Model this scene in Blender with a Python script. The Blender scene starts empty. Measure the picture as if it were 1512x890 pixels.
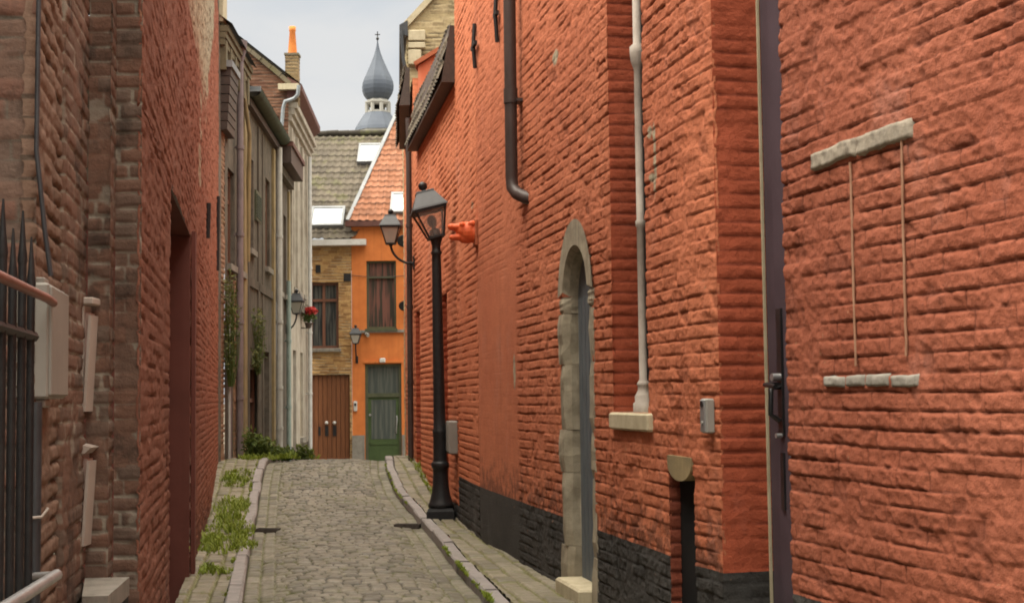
import bpy, math, random
import numpy as np
from mathutils import Vector, Matrix
random.seed(7); rng=np.random.default_rng(7)
scn=bpy.context.scene; COL=scn.collection
R=math.radians
# ------------------------------------------------------------------ camera model (measured from the street's vanishing points)
F=2090.0; PCX,PCY=756.0,445.0; PITCH=math.atan(140/2090); ROLL=0.0123; EZ=1.4
cp,sp=math.cos(PITCH),math.sin(PITCH); cr,sr=math.cos(ROLL),math.sin(ROLL)
def ray(px,py):
    u=(px-PCX)/F; v=-(py-PCY)/F
    a=u*cr+v*sr; b=-u*sr+v*cr
    return (a,cp-sp*b,sp+cp*b)
def atY(px,py,Y):
    r=ray(px,py); t=Y/r[1]; return Vector((r[0]*t,Y,EZ+r[2]*t))
def atW(px,py,A,B):
    """where the sight line meets the vertical plane through plan points A, B"""
    r=ray(px,py); dx,dy=B[0]-A[0],B[1]-A[1]
    t=(A[0]*dy-A[1]*dx)/(r[0]*dy-r[1]*dx)
    return Vector((r[0]*t,r[1]*t,EZ+r[2]*t))
# ------------------------------------------------------------------ objects
def tag(o,label=None,cat=None,group=None,kind=None):
    if label: o['label']=label
    if cat: o['category']=cat
    if group: o['group']=group
    if kind: o['kind']=kind
    return o
def thing(name,label,cat,loc,rz=0,group=None):
    o=bpy.data.objects.new(name,None); COL.objects.link(o); o.location=loc; o.rotation_euler=(0,0,rz)
    o.empty_display_size=.2
    return tag(o,label,cat,group)
def link_mesh(name,me,mat,parent):
    o=bpy.data.objects.new(name,me); COL.objects.link(o)
    if mat is not None: me.materials.append(mat)
    if parent is not None: o.parent=parent
    return o
def origin_of(parent):
    v=Vector((0,0,0)); p=parent
    while p is not None:
        v=v+Vector(p.location); p=p.parent
    return v
class MB:
    def __init__(s): s.v=[]; s.f=[]; s.sm=[]
    def add(s,vs,fs,smooth=False):
        b=len(s.v); s.v+= [tuple(x) for x in vs]; s.f+=[tuple(i+b for i in f) for f in fs]; s.sm+=[smooth]*len(fs); return s
    def hexa(s,p):   # 8 points: bottom loop 0-3 then top loop 4-7
        return s.add(p,[(3,2,1,0),(4,5,6,7),(0,1,5,4),(1,2,6,5),(2,3,7,6),(3,0,4,7)])
    def box(s,c,size,rz=0,M=None):
        x,y,z=[d/2 for d in size]
        p=[Vector(q) for q in((-x,-y,-z),(x,-y,-z),(x,y,-z),(-x,y,-z),(-x,-y,z),(x,-y,z),(x,y,z),(-x,y,z))]
        if M is None: M=Matrix.Rotation(rz,3,'Z')
        return s.hexa([M@q+Vector(c) for q in p])
    def bevbox(s,c,size,b=.01,rz=0):
        x,y,z=[d/2 for d in size]; M=Matrix.Rotation(rz,3,'Z'); pts=[]
        b=min(b,x*.9,y*.9,z*.9)
        loops=[]
        for zz,i in((-z,b),(-z+b,0),(z-b,0),(z,b)):
            X,Y=x-i,y-i; k=b*.7
            loops.append([(-X+k,-Y),(X-k,-Y),(X,-Y+k),(X,Y-k),(X-k,Y),(-X+k,Y),(-X,Y-k),(-X,-Y+k)])
            pts+=[M@Vector((q[0],q[1],zz))+Vector(c) for q in loops[-1]]
        fs=[tuple(reversed(range(8))),tuple(range(24,32))]
        for l in range(3):
            for i in range(8): fs.append((l*8+i,l*8+(i+1)%8,l*8+8+(i+1)%8,l*8+8+i))
        return s.add(pts,fs)
    def wallbox(s,A,B,z0,z1,out,back):
        """box along plan line A-B; 'out' metres to the left of A->B, 'back' metres to its right"""
        d=Vector((B[0]-A[0],B[1]-A[1])).normalized(); n=Vector((-d.y,d.x))
        a=Vector(A[:2]); b=Vector(B[:2])
        q=[a-n*back,b-n*back,b+n*out,a+n*out]
        return s.hexa([(k.x,k.y,z0) for k in q]+[(k.x,k.y,z1) for k in q])
    def tube(s,path,r,n=10,cap=True,smooth=True):
        path=[Vector(p) for p in path]; m=len(path); rs=r if isinstance(r,(list,tuple)) else [r]*m
        pts=[]; up=None
        for i,p in enumerate(path):
            t=(path[min(i+1,m-1)]-path[max(i-1,0)]).normalized()
            if up is None or abs(t.dot(up))>.99: up=Vector((0,0,1)) if abs(t.z)<.9 else Vector((1,0,0))
            a=t.cross(up).normalized(); bb=a.cross(t).normalized(); up=bb
            pts+=[p+(a*math.cos(k*2*math.pi/n)+bb*math.sin(k*2*math.pi/n))*rs[i] for k in range(n)]
        fs=[(i*n+k,i*n+(k+1)%n,(i+1)*n+(k+1)%n,(i+1)*n+k) for i in range(m-1) for k in range(n)]
        s.add(pts,fs,smooth)
        if cap: s.add(pts[:n],[tuple(range(n))]); s.add(pts[-n:],[tuple(reversed(range(n)))])
        return s
    def lathe(s,prof,c=(0,0,0),n=16,smooth=True,rot=0):
        m=len(prof); c=Vector(c)
        pts=[c+Vector((r*math.cos(rot+k*2*math.pi/n),r*math.sin(rot+k*2*math.pi/n),z)) for r,z in prof for k in range(n)]
        fs=[(i*n+k,i*n+(k+1)%n,(i+1)*n+(k+1)%n,(i+1)*n+k) for i in range(m-1) for k in range(n)]
        s.add(pts,fs,smooth)
        s.add(pts[:n],[tuple(reversed(range(n)))]); s.add(pts[-n:],[tuple(range(n))])
        return s
    def frustum(s,h0,h1,z0,z1,c=(0,0,0)):
        c=Vector(c)
        return s.hexa([c+Vector(q) for q in((-h0,-h0,z0),(h0,-h0,z0),(h0,h0,z0),(-h0,h0,z0),(-h1,-h1,z1),(h1,-h1,z1),(h1,h1,z1),(-h1,h1,z1))])
    def ball(s,c,r,n=12,sq=(1,1,1)):
        m=n//2+1; prof=[]; c=Vector(c); pts=[]
        for i in range(m+1):
            a=math.pi*i/m
            for k in range(n):
                b=2*math.pi*k/n
                pts.append(c+Vector((r*sq[0]*math.sin(a)*math.cos(b),r*sq[1]*math.sin(a)*math.sin(b),-r*sq[2]*math.cos(a))))
        return s.add(pts,[(i*n+k,i*n+(k+1)%n,(i+1)*n+(k+1)%n,(i+1)*n+k) for i in range(m) for k in range(n)],True)
    def build(s,name,mat,parent=None,attr=None,local=False):
        me=bpy.data.meshes.new(name); o=Vector((0,0,0)) if local else origin_of(parent)
        me.from_pydata([(v[0]-o.x,v[1]-o.y,v[2]-o.z) for v in s.v],[],s.f); me.update()
        if any(s.sm): me.polygons.foreach_set('use_smooth',s.sm)
        if attr is not None:
            a=me.attributes.new('bid','FLOAT','POINT'); a.data.foreach_set('value',attr)
        return link_mesh(name,me,mat,parent)
# ------------------------------------------------------------------ numpy noise + masonry relief
def h2(x,y,seed=0):
    with np.errstate(over='ignore'):
        h=(x.astype(np.int64)*374761393+y.astype(np.int64)*668265263+int(seed)*974634211)&0xffffffff
        h=((h^(h>>13))*1274126177)&0xffffffff
        h=((h^(h>>16))*2246822519)&0xffffffff
    return (h^(h>>15)).astype(np.float64)/4294967296.0
def vn(x,y,seed=0):
    xi=np.floor(x); yi=np.floor(y); fx=x-xi; fy=y-yi
    fx=fx*fx*(3-2*fx); fy=fy*fy*(3-2*fy)
    a=h2(xi,yi,seed); b=h2(xi+1,yi,seed); c=h2(xi,yi+1,seed); d=h2(xi+1,yi+1,seed)
    return (a*(1-fx)+b*fx)*(1-fy)+(c*(1-fx)+d*fx)*fy
def fbm(x,y,o=4,seed=0):
    t=0; a=.5; n=0
    for i in range(o):
        t=t+a*vn(x,y,seed+i*17); n+=a; a*=.5; x=x*2.03+3.1; y=y*2.03+1.7
    return t/n
def sstep(a,b,x):
    t=np.clip((x-a)/(b-a),0,1); return t*t*(3-2*t)
def masonry(u,v,ch=.075,bl=.22,jw=.011,wob=.012,head=.5,seed=0,lvar=.3):
    """courses along v, stones along u -> (cavity 0 in the joints .. 1, random per stone)"""
    v2=v+wob*2*(fbm(u*.9,v*.8,3,seed)-.5)+wob*.7*(vn(u*6,v*5,seed+5)-.5)
    r=np.floor(v2/ch); fv=v2/ch-r
    L=bl*(1-lvar/2+lvar*h2(r,r*0+3,seed+9))
    u2=u+h2(r,r*0+1,seed+2)*bl*3+.012*(vn(u*8,v*8,seed+6)-.5)
    b=np.floor(u2/L); fu=u2/L-b
    jit=.005*(vn(u*22,v*22,seed+8)-.5)
    dv=np.minimum(fv,1-fv)*ch+jit; du=np.minimum(fu,1-fu)*L+jit
    pv=sstep(jw*.3,jw*1.25,dv); pu=sstep(jw*.25,jw*1.1,du)
    return np.minimum(pv,1-head*(1-pu)),h2(r,b,seed+4)
def grid_mesh(name,P,keep,attrs,mat,parent,smooth=True):
    """P (n,m,3) points, keep (n-1,m-1) cells to keep"""
    n,m=P.shape[:2]; idx=np.arange(n*m).reshape(n,m)
    q=np.stack([idx[:-1,:-1],idx[1:,:-1],idx[1:,1:],idx[:-1,1:]],-1)[keep]
    used=np.unique(q); remap=np.full(n*m,-1,np.int64); remap[used]=np.arange(len(used)); q=remap[q]
    o=origin_of(parent); V=P.reshape(-1,3)[used]-np.array([o.x,o.y,o.z])
    me=bpy.data.meshes.new(name); me.vertices.add(len(V)); me.vertices.foreach_set('co',V.ravel().astype(np.float32))
    me.loops.add(q.size); me.loops.foreach_set('vertex_index',q.ravel().astype(np.int32))
    me.polygons.add(len(q)); me.polygons.foreach_set('loop_start',(np.arange(len(q))*4).astype(np.int32))
    try: me.polygons.foreach_set('loop_total',np.full(len(q),4,np.int32))
    except Exception: pass
    me.update(calc_edges=True); me.validate()
    if smooth: me.polygons.foreach_set('use_smooth',np.ones(len(me.polygons),bool))
    for k,a in attrs.items():
        at=me.attributes.new(k,'FLOAT','POINT'); at.data.foreach_set('value',a.reshape(-1)[used].astype(np.float32))
    return link_mesh(name,me,mat,parent)
def brick_wall(name,path,z0,z1,mat,parent,side=1,ch=.075,bl=.22,rs=.02,rz=.0125,amp=.013,rough=.006,poff=.006,jw=.011,
               wob=.012,head=.5,holes=(),keepfn=None,soft=None,patch=None,seed=0,split=None,lip=.06,topfn=None,s_off=0.0,gouge=0.0):
    path=[Vector(p[:2]) for p in path]
    cum=[0.0]
    for a,b in zip(path,path[1:]): cum.append(cum[-1]+(b-a).length)
    S=np.linspace(0,cum[-1],max(2,int(cum[-1]/rs)+1)); Z=np.linspace(z0,z1,max(2,int((z1-z0)/rz)+1))
    S=np.unique(np.concatenate([S,np.array(cum)]+[np.array(h[:2]) for h in holes]))
    zs=[np.array(h[2:]) for h in holes]+([np.array([split])] if split is not None else [])
    Z=np.unique(np.concatenate([Z]+zs)); Z=Z[(Z>=z0)&(Z<=z1)]; S=S[(S>=0)&(S<=cum[-1])]
    px=np.interp(S,cum,[p.x for p in path]); py=np.interp(S,cum,[p.y for p in path])
    segn=[]
    for a,b in zip(path,path[1:]):
        d=(b-a).normalized(); segn.append(Vector((-d.y,d.x))*side)
    kn=[segn[0]]+[(segn[i]+segn[i+1]).normalized() for i in range(len(segn)-1)]+[segn[-1]]
    # normals: constant along each segment, blended close to a kink
    nx=np.interp(S,cum,[n.x for n in kn]); ny=np.interp(S,cum,[n.y for n in kn])
    SS,ZZ=np.meshgrid(S,Z,indexing='ij')
    cav,bid=masonry(SS+s_off,ZZ,ch,bl,jw,wob,head,seed)
    k=np.ones_like(SS) if soft is None else soft(SS,ZZ)
    lum=.5*(fbm(SS*9,ZZ*12,3,seed+31)-.5)+.75*(fbm(SS*19,ZZ*26,3,seed+33)-.5); fine=fbm(SS*42,ZZ*46,3,seed+41)-.5; big=fbm(SS*1.1,ZZ*1.1,3,seed+51)-.5
    jd=amp*(.35+1.3*sstep(.30,.70,fbm(SS*2.6,ZZ*3.4,4,seed+61)))
    tilt=(h2(np.floor(SS/bl),np.floor(ZZ/ch),seed+13)-.5)
    disp=k*(-jd*(1-cav)+poff*(bid-.5)*2*cav+rough*2.2*lum+rough*1.5*fine)+.016*big*(rough/.006)**.5
    cav=1-(1-cav)*np.clip(jd/(amp*1.1),0,1)
    if gouge>0:
        g=sstep(.64,.74,fbm(SS*7,ZZ*8,3,seed+77)); disp=disp-gouge*g*k; cav=cav*(1-.6*g)
    cav=1-k*(1-cav)
    pat=np.zeros_like(SS) if patch is None else patch(SS,ZZ)
    P=np.stack([px[:,None]+nx[:,None]*disp,py[:,None]+ny[:,None]*disp,ZZ],-1)
    sc=(S[:-1]+S[1:])/2; zc=(Z[:-1]+Z[1:])/2; SC,ZC=np.meshgrid(sc,zc,indexing='ij')
    keep=np.ones(SC.shape,bool)
    for h in holes: keep&=~((SC>h[0])&(SC<h[1])&(ZC>h[2])&(ZC<h[3]))
    if keepfn is not None: keep&=keepfn(SC,ZC)
    if topfn is not None: keep&=ZC<topfn(SC)
    if lip:   # fold both ends back so that the corners look solid
        for e,i in((0,0),(1,-1)):
            q=P[i:i+1 if i==0 else None].copy(); q[...,0]-=nx[i]*lip; q[...,1]-=ny[i]*lip
            P=np.concatenate([q,P] if e==0 else [P,q],0)
            kk=keep[i:i+1 if i==0 else None]
            keep=np.concatenate([kk,keep] if e==0 else [keep,kk],0)
            f=lambda a:np.concatenate([a[:1],a] if e==0 else [a,a[-1:]],0)
            cav,bid,pat=f(cav),f(bid),f(pat)
    at={'cav':cav,'bid':bid,'pat':pat}
    if side<0: P=P[::-1]; keep=keep[::-1]; at={k_:v_[::-1] for k_,v_ in at.items()}
    if split is not None:
        low=np.broadcast_to((zc<split)[None,:],keep.shape)
        o=grid_mesh(name,P,keep&~low,at,mat[0],parent); q=grid_mesh('plinth',P,keep&low,at,mat[1],parent)
        return o
    return grid_mesh(name,P,keep,at,mat,parent)
def panel(mb,A,B,z0,z1,holes=(),side=1,rec=.12,topfn=None):
    """flat wall sheet from plan point A to B with rectangular openings (s0,s1,z0,z1) and their reveals"""
    A=Vector(A[:2]); B=Vector(B[:2]); L=(B-A).length; d=(B-A)/L; n=Vector((-d.y,d.x))*side
    S=sorted(set([0,L]+[x for h in holes for x in h[:2]])); Z=sorted(set([z0,z1]+[x for h in holes for x in h[2:]]))
    pt=lambda s,z,o=0:(A.x+d.x*s-n.x*o,A.y+d.y*s-n.y*o,z)
    for i in range(len(S)-1):
        for j in range(len(Z)-1):
            sc,zc=(S[i]+S[i+1])/2,(Z[j]+Z[j+1])/2
            if any(h[0]<sc<h[1] and h[2]<zc<h[3] for h in holes): continue
            f=[pt(S[i],Z[j]),pt(S[i+1],Z[j]),pt(S[i+1],Z[j+1]),pt(S[i],Z[j+1])]
            mb.add(f if side<0 else f[::-1],[(0,1,2,3)])
    for a,b,c,e in holes:
        r=[pt(a,c),pt(b,c),pt(b,e),pt(a,e)]; q=[pt(a,c,rec),pt(b,c,rec),pt(b,e,rec),pt(a,e,rec)]
        mb.add(r+q,[(0,1,5,4),(1,2,6,5),(2,3,7,6),(3,0,4,7)])
    return pt
def tile_roof(name,O,U,V,wu,wv,mat,parent,keepfn=None,tw=.22,th=.30,res=.03,amp=.028,seed=0):
    U=np.array(U,float); V=np.array(V,float); U/=np.linalg.norm(U); V/=np.linalg.norm(V); N=np.cross(U,V); N/=np.linalg.norm(N)
    if N[2]<0: N=-N
    u=np.linspace(0,wu,int(wu/res)+1); v=np.linspace(0,wv,int(wv/res)+1); UU,VV=np.meshgrid(u,v,indexing='ij')
    r=np.floor(VV/th); fv=VV/th-r; ju=.02*(h2(r,r*0,seed)-.5)
    b=np.floor((UU+ju)/tw); fu=(UU+ju)/tw-b
    w=np.where(fu<.62,-.5+.5*np.cos(fu/.62*2*np.pi)*0-np.sin(fu/.62*np.pi)*.5,np.sin((fu-.62)/.38*np.pi)*.9-.5)
    bid=h2(r,b,seed+3)
    d=amp*w+.035*(1-fv)+.008*(bid-.5)+.05*(fbm(UU*.5,VV*.5,2,seed)-.5)
    cav=np.clip(.25+sstep(0,.16,fv)*.75-.5*sstep(.5,.62,fu)*(fu<.66),0,1)
    P=np.array(O)[None,None,:]+UU[...,None]*U+VV[...,None]*V+d[...,None]*N
    uc=(u[:-1]+u[1:])/2; vc=(v[:-1]+v[1:])/2; UC,VC=np.meshgrid(uc,vc,indexing='ij')
    keep=np.ones(UC.shape,bool) if keepfn is None else keepfn(UC,VC)
    return grid_mesh(name,P,keep,{'cav':cav,'bid':bid,'pat':np.zeros_like(cav)},mat,parent)
# ------------------------------------------------------------------ materials
class NT:
    def __init__(s,name):
        s.m=bpy.data.materials.new(name); s.m.use_nodes=True; s.t=s.m.node_tree; s.n=s.t.nodes; s.n.clear()
        s.out=s.n.new('ShaderNodeOutputMaterial'); s.b=s.n.new('ShaderNodeBsdfPrincipled'); s.t.links.new(s.b.outputs[0],s.out.inputs[0])
        s.pos=s.n.new('ShaderNodeNewGeometry').outputs['Position']
    def L(s,a,b): s.t.links.new(a,b)
    def setin(s,sock,val):
        if hasattr(val,'links') or isinstance(val,bpy.types.NodeSocket): s.L(val,sock)
        elif isinstance(val,(tuple,list)) and len(val)==3 and sock.type=='RGBA': sock.default_value=(*val,1)
        else: sock.default_value=val
    def map(s,scale):
        m=s.n.new('ShaderNodeMapping'); s.L(s.pos,m.inputs[0]); m.inputs['Scale'].default_value=scale; return m.outputs[0]
    def noise(s,scale,detail=4,rough=.55,stretch=None,dist=0):
        n=s.n.new('ShaderNodeTexNoise'); n.inputs['Scale'].default_value=scale; n.inputs['Detail'].default_value=detail
        n.inputs['Roughness'].default_value=rough; n.inputs['Distortion'].default_value=dist
        s.L(s.map(stretch) if stretch else s.pos,n.inputs['Vector']); return n.outputs[0]
    def ramp(s,x,a,b,lo=0.,hi=1.):
        m=s.n.new('ShaderNodeMapRange'); m.interpolation_type='SMOOTHSTEP'; s.setin(m.inputs[0],x)
        for i,v in zip((1,2,3,4),(a,b,lo,hi)): m.inputs[i].default_value=v
        return m.outputs[0]
    def math(s,op,a,b=0.):
        m=s.n.new('ShaderNodeMath'); m.operation=op; s.setin(m.inputs[0],a); s.setin(m.inputs[1],b); return m.outputs[0]
    def mix(s,f,a,b,mode='MIX'):
        m=s.n.new('ShaderNodeMix'); m.data_type='RGBA'; m.blend_type=mode
        s.setin(m.inputs[0],f); s.setin(m.inputs[6],a); s.setin(m.inputs[7],b); return m.outputs[2]
    def attr(s,name):
        a=s.n.new('ShaderNodeAttribute'); a.attribute_name=name; return a.outputs['Fac']
    def z(s):
        x=s.n.new('ShaderNodeSeparateXYZ'); s.L(s.pos,x.inputs[0]); return x.outputs[2]
    def y(s):
        x=s.n.new('ShaderNodeSeparateXYZ'); s.L(s.pos,x.inputs[0]); return x.outputs[1]
    def bump(s,h,strength=.3,dist=.01):
        b=s.n.new('ShaderNodeBump'); b.inputs['Strength'].default_value=strength; b.inputs['Distance'].default_value=dist
        s.L(h,b.inputs['Height']); s.L(b.outputs[0],s.b.inputs['Normal'])
    def fin(s,col,rough=.8,spec=.3,metal=0.):
        s.setin(s.b.inputs['Base Color'],col); s.setin(s.b.inputs['Roughness'],rough)
        s.b.inputs['Specular IOR Level'].default_value=spec; s.b.inputs['Metallic'].default_value=metal; return s.m
def sc3(c,k): return tuple(min(1,x*k) for x in c)
def painted(name,a,b,dark,grime_z=None,rough=.85,spec=.15,far=None):
    m=NT(name); cav=m.attr('cav'); bid=m.attr('bid'); pat=m.attr('pat')
    c=m.mix(m.ramp(m.noise(.9,5),.35,.66),a,b)
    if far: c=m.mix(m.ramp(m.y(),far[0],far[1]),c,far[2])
    c=m.mix(m.math('MULTIPLY',m.ramp(m.noise(7,5,.65),.45,.75),.32),c,sc3(a,.68))
    c=m.mix(m.math('MULTIPLY',m.ramp(m.noise(23,4,.6),.55,.8),.5),c,sc3(b,1.25))
    c=m.mix(m.math('MULTIPLY',bid,.28),c,sc3(a,.7))
    c=m.mix(m.ramp(cav,.1,.7,.62,0.),c,dark)
    # long faint rain streaks
    st=m.ramp(m.noise(2.2,4,.6,(3.,3.,.22)),.52,.78); c=m.mix(m.math('MULTIPLY',st,.35),c,sc3(a,.62))
    if grime_z:
        zz=m.ramp(m.z(),grime_z[0],grime_z[1],1.,0.); g=m.ramp(m.math('ADD',m.noise(9,5,.7),m.math('MULTIPLY',zz,.22)),.62,.74)
        c=m.mix(m.math('MULTIPLY',m.math('MULTIPLY',g,zz),.6),c,(.03,.024,.022))
    sb=m.ramp(m.noise(1.6,5,.7,(1.,1.,.6)),.56,.74); c=m.mix(m.math('MULTIPLY',sb,.13),c,tuple(.5*x+.30 for x in b))
    # small chips of bare mortar
    ch=m.ramp(m.noise(16,2,.5),.735,.76); c=m.mix(m.math('MULTIPLY',ch,.6),c,(.30,.17,.10))
    st2=m.mix(m.ramp(m.noise(14,5),.4,.7),(.40,.35,.25),(.20,.18,.13)); st2=m.mix(m.ramp(cav,.2,.8,.6,0.),st2,(.10,.09,.07))
    c=m.mix(pat,c,st2)
    c=m.mix(m.math('MULTIPLY',m.ramp(m.noise(55,4,.7),.52,.72),.45),c,dark)
    m.bump(m.math('ADD',m.noise(55,5,.7),m.math('MULTIPLY',m.noise(200,2),.3)),.8,.010)
    return m.fin(c,rough,spec)
def brickmat(name,cols,mortar,grime=.4,rough=.9,moss=None,soot=None):
    m=NT(name); cav=m.attr('cav'); bid=m.attr('bid')
    c=m.mix(m.ramp(bid,.15,.45),cols[0],cols[1]); c=m.mix(m.ramp(bid,.6,.9),c,cols[2])
    c=m.mix(m.math('MULTIPLY',m.ramp(m.noise(30,5,.65),.4,.75),.5),c,sc3(cols[0],.55))
    c=m.mix(m.ramp(cav,.25,.75,1.,0.),c,m.mix(m.noise(12,4),mortar,sc3(mortar,.6)))
    c=m.mix(m.math('MULTIPLY',m.ramp(m.noise(1.7,5,.65),.4,.7),grime),c,sc3(cols[0],.35))
    if soot:
        c=m.mix(m.math('MULTIPLY',m.ramp(m.noise(3.1,5,.7),.52,.66),soot),c,(.022,.02,.018))
    if moss:
        c=m.mix(m.math('MULTIPLY',m.ramp(m.noise(2.3,5,.7),.5,.68),moss),c,(.12,.13,.035))
    m.bump(m.noise(80,5,.65),.5,.008)
    return m.fin(c,rough,.2)
def plain(name,a,b=None,rough=.7,spec=.3,scale=6,streak=None,bump=.15,metal=0.,bs=90,dirt=None):
    m=NT(name); b=b or sc3(a,.72)
    c=m.mix(m.ramp(m.noise(scale,5,.6),.35,.7),a,b)
    if streak: c=m.mix(m.math('MULTIPLY',m.ramp(m.noise(streak[1],5,.65,(3.5,3.5,.16)),.45,.72),streak[0]),c,streak[2])
    if dirt: c=m.mix(m.math('MULTIPLY',m.ramp(m.noise(1.3,6,.7),.45,.7),dirt[0]),c,dirt[1])
    if bump: m.bump(m.noise(bs,4,.6),bump,.006)
    return m.fin(c,rough,spec,metal)
RED_A=(.50,.105,.058); RED_B=(.60,.15,.083)
M={}
M['paint_near_dimmed']=painted('red painted brick',(.275,.082,.046),(.320,.104,.060),(.105,.034,.022))  # same wall as the orange red stretch, colour darkened for dimmer near light
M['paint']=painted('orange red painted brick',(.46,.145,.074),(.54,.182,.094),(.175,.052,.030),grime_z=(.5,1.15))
M['paint_jamb_shaded']=painted('red paint with reveal shade',(.37,.085,.042),(.43,.102,.052),(.15,.034,.02))  # reveals turned away from the light: their shade is put into the colour
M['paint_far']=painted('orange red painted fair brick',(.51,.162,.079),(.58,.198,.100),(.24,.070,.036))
M['slit_jamb_shaded']=painted('red paint darkened as slit shade',(.20,.055,.032),(.25,.068,.04),(.07,.02,.014))  # slit reveal: darker base colour stands in for shade
M['lintel_stone']=plain('weathered grey lintel stone',(.31,.27,.215),(.21,.185,.15),.9,.15,14,(.4,5,(.13,.11,.09)),.6,bs=50)
M['tar']=painted('black tarred plinth',(.046,.044,.042),(.066,.062,.058),(.018,.017,.016))
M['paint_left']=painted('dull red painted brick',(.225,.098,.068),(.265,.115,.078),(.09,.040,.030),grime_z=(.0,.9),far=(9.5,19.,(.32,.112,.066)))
M['joint']=plain('thin mortar joint',(.33,.19,.125),(.26,.14,.09),.9,.1,12)
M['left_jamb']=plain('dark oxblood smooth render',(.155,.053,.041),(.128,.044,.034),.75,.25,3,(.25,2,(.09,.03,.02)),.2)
M['old_brick']=brickmat('old weathered brown brick',[(.165,.115,.092),(.19,.12,.092),(.20,.105,.078)],(.19,.165,.135),.45,soot=.6)
M['red_brick']=brickmat('red quoin brick',[(.165,.105,.080),(.19,.108,.078),(.15,.108,.086)],(.34,.30,.245),.3,soot=.6)
M['brown_brick']=brickmat('pale brown brick',[(.21,.14,.103),(.235,.155,.115),(.20,.128,.092)],(.115,.085,.065),.3)
M['tan_brick']=brickmat('tan brick',[(.35,.20,.085),(.45,.28,.12),(.27,.15,.065)],(.42,.35,.24),.25)
M['gable_brick']=brickmat('dark brown gable brick',[(.19,.095,.06),(.23,.12,.075),(.15,.075,.05)],(.17,.13,.10),.35)
M['yellow_brick']=brickmat('grey yellow brick',[(.40,.32,.18),(.46,.37,.22),(.33,.26,.15)],(.20,.17,.11),.4,soot=.35)
M['house_brick']=brickmat('mossy pinkish brick',[(.30,.17,.11),(.34,.20,.13),(.26,.15,.10)],(.28,.22,.15),.3,moss=.35)
M['chim_brick']=brickmat('chimney brick',[(.24,.17,.09),(.28,.20,.11),(.20,.14,.08)],(.20,.17,.12),.4,moss=.3)
M['plaster_old']=plain('old grey brown plaster',(.142,.124,.102),(.085,.075,.062),.9,.2,7,(.9,2.8,(.045,.038,.03)),.3,dirt=(.5,(.15,.12,.085)))
M['plaster_dark']=plain('sooty plaster',(.135,.115,.092),(.095,.08,.064),.9,.2,3,(.8,2.6,(.05,.04,.032)),.3)
M['plaster_yellow']=plain('yellowed plaster strip',(.30,.23,.12),(.22,.17,.095),.9,.2,4,(.5,3,(.17,.13,.07)),.3)
M['plaster_white']=plain('flaking white lime plaster',(.42,.385,.325),(.30,.27,.225),.9,.2,3,(.75,3,(.17,.14,.105)),.3,dirt=(.35,(.27,.22,.17)))
M['orange']=plain('orange render',(.58,.185,.052),(.49,.15,.042),.85,.2,3,(.5,2,(.37,.115,.036)),.15)
M['orange_gable']=plain('orange gable render',(.60,.16,.075),(.50,.12,.06),.85,.2,2,(.3,2,(.55,.30,.2)),.2)
M['white_paint']=plain('white paint',(.56,.55,.53),(.45,.44,.41),.6,.3,5,bump=.05)
M['cream_stone']=plain('cream limestone',(.50,.44,.31),(.40,.345,.235),.85,.2,7,(.35,4,(.22,.18,.11)),.5,bs=60)
M['arch_stone']=plain('grey sandstone',(.36,.315,.235),(.24,.205,.15),.9,.2,8,(.7,4,(.12,.10,.07)),.6,bs=45,dirt=(.4,(.17,.14,.09)))
M['grey_stone']=plain('grey stone',(.26,.24,.21),(.19,.175,.15),.9,.2,8,(.4,3,(.11,.10,.085)),.5)
M['column']=plain('white limewashed stone',(.44,.39,.34),(.34,.30,.26),.75,.25,8,(.35,5,(.30,.26,.22)),.25)
M['iron']=plain('black painted cast iron',(.012,.0125,.014),(.020,.020,.021),.5,.35,20,bump=.12)
M['rust']=plain('worn grey brown iron',(.085,.075,.065),(.055,.045,.04),.7,.3,20,bump=.2)
M['iron_grey']=plain('dark grey sheet metal',(.040,.043,.049),(.028,.030,.034),.5,.5,10,bump=.1)
M['pipe_dark']=plain('dark brown painted downpipe',(.058,.040,.036),(.045,.033,.030),.5,.4,9,bump=.1)
M['pipe_white']=plain('pale grey downpipe',(.50,.50,.48),(.40,.40,.39),.55,.3,6,(.4,3,(.27,.25,.22)),.1)
M['pipe_green']=plain('grey green downpipe',(.25,.31,.29),(.20,.25,.23),.6,.3,6,bump=.1)
M['pipe_violet']=plain('faded violet downpipe',(.21,.165,.17),(.16,.13,.13),.65,.3,6,bump=.1)
M['conduit']=plain('red brown conduit',(.23,.105,.085),(.18,.085,.07),.5,.4,8,bump=.1)
M['zinc']=plain('weathered zinc',(.30,.34,.37),(.24,.27,.29),.45,.5,6,bump=.1,metal=.2)
M['purple']=plain('dull violet painted door',(.070,.050,.062),(.056,.040,.050),.6,.25,4,(.3,3,(.045,.032,.04)),.15)
M['purple_edge']=plain('grey blue door edge',(.065,.068,.088),(.05,.054,.07),.5,.35,4,bump=.1)
M['handle']=plain('dark door furniture',(.02,.02,.022),(.03,.03,.032),.35,.5,9,bump=0,metal=.3)
M['steel']=plain('brushed steel',(.45,.45,.45),(.34,.34,.35),.38,.5,12,bump=.1,metal=.7)
M['box_grey']=plain('grey plastic cabinet',(.27,.258,.232),(.23,.22,.198),.55,.35,4,(.3,3,(.24,.22,.19)),.08)
M['bracket']=plain('off white plastic',(.47,.415,.37),(.41,.35,.31),.5,.35,7,bump=.05)
M['bracket_in']=plain('pinkish worn plastic',(.42,.29,.25),(.34,.24,.20),.6,.3,9,bump=.05)
M['grey_door']=plain('grey blue painted door',(.115,.135,.15),(.09,.105,.118),.6,.35,4,(.4,3,(.06,.07,.075)),.1)
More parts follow.
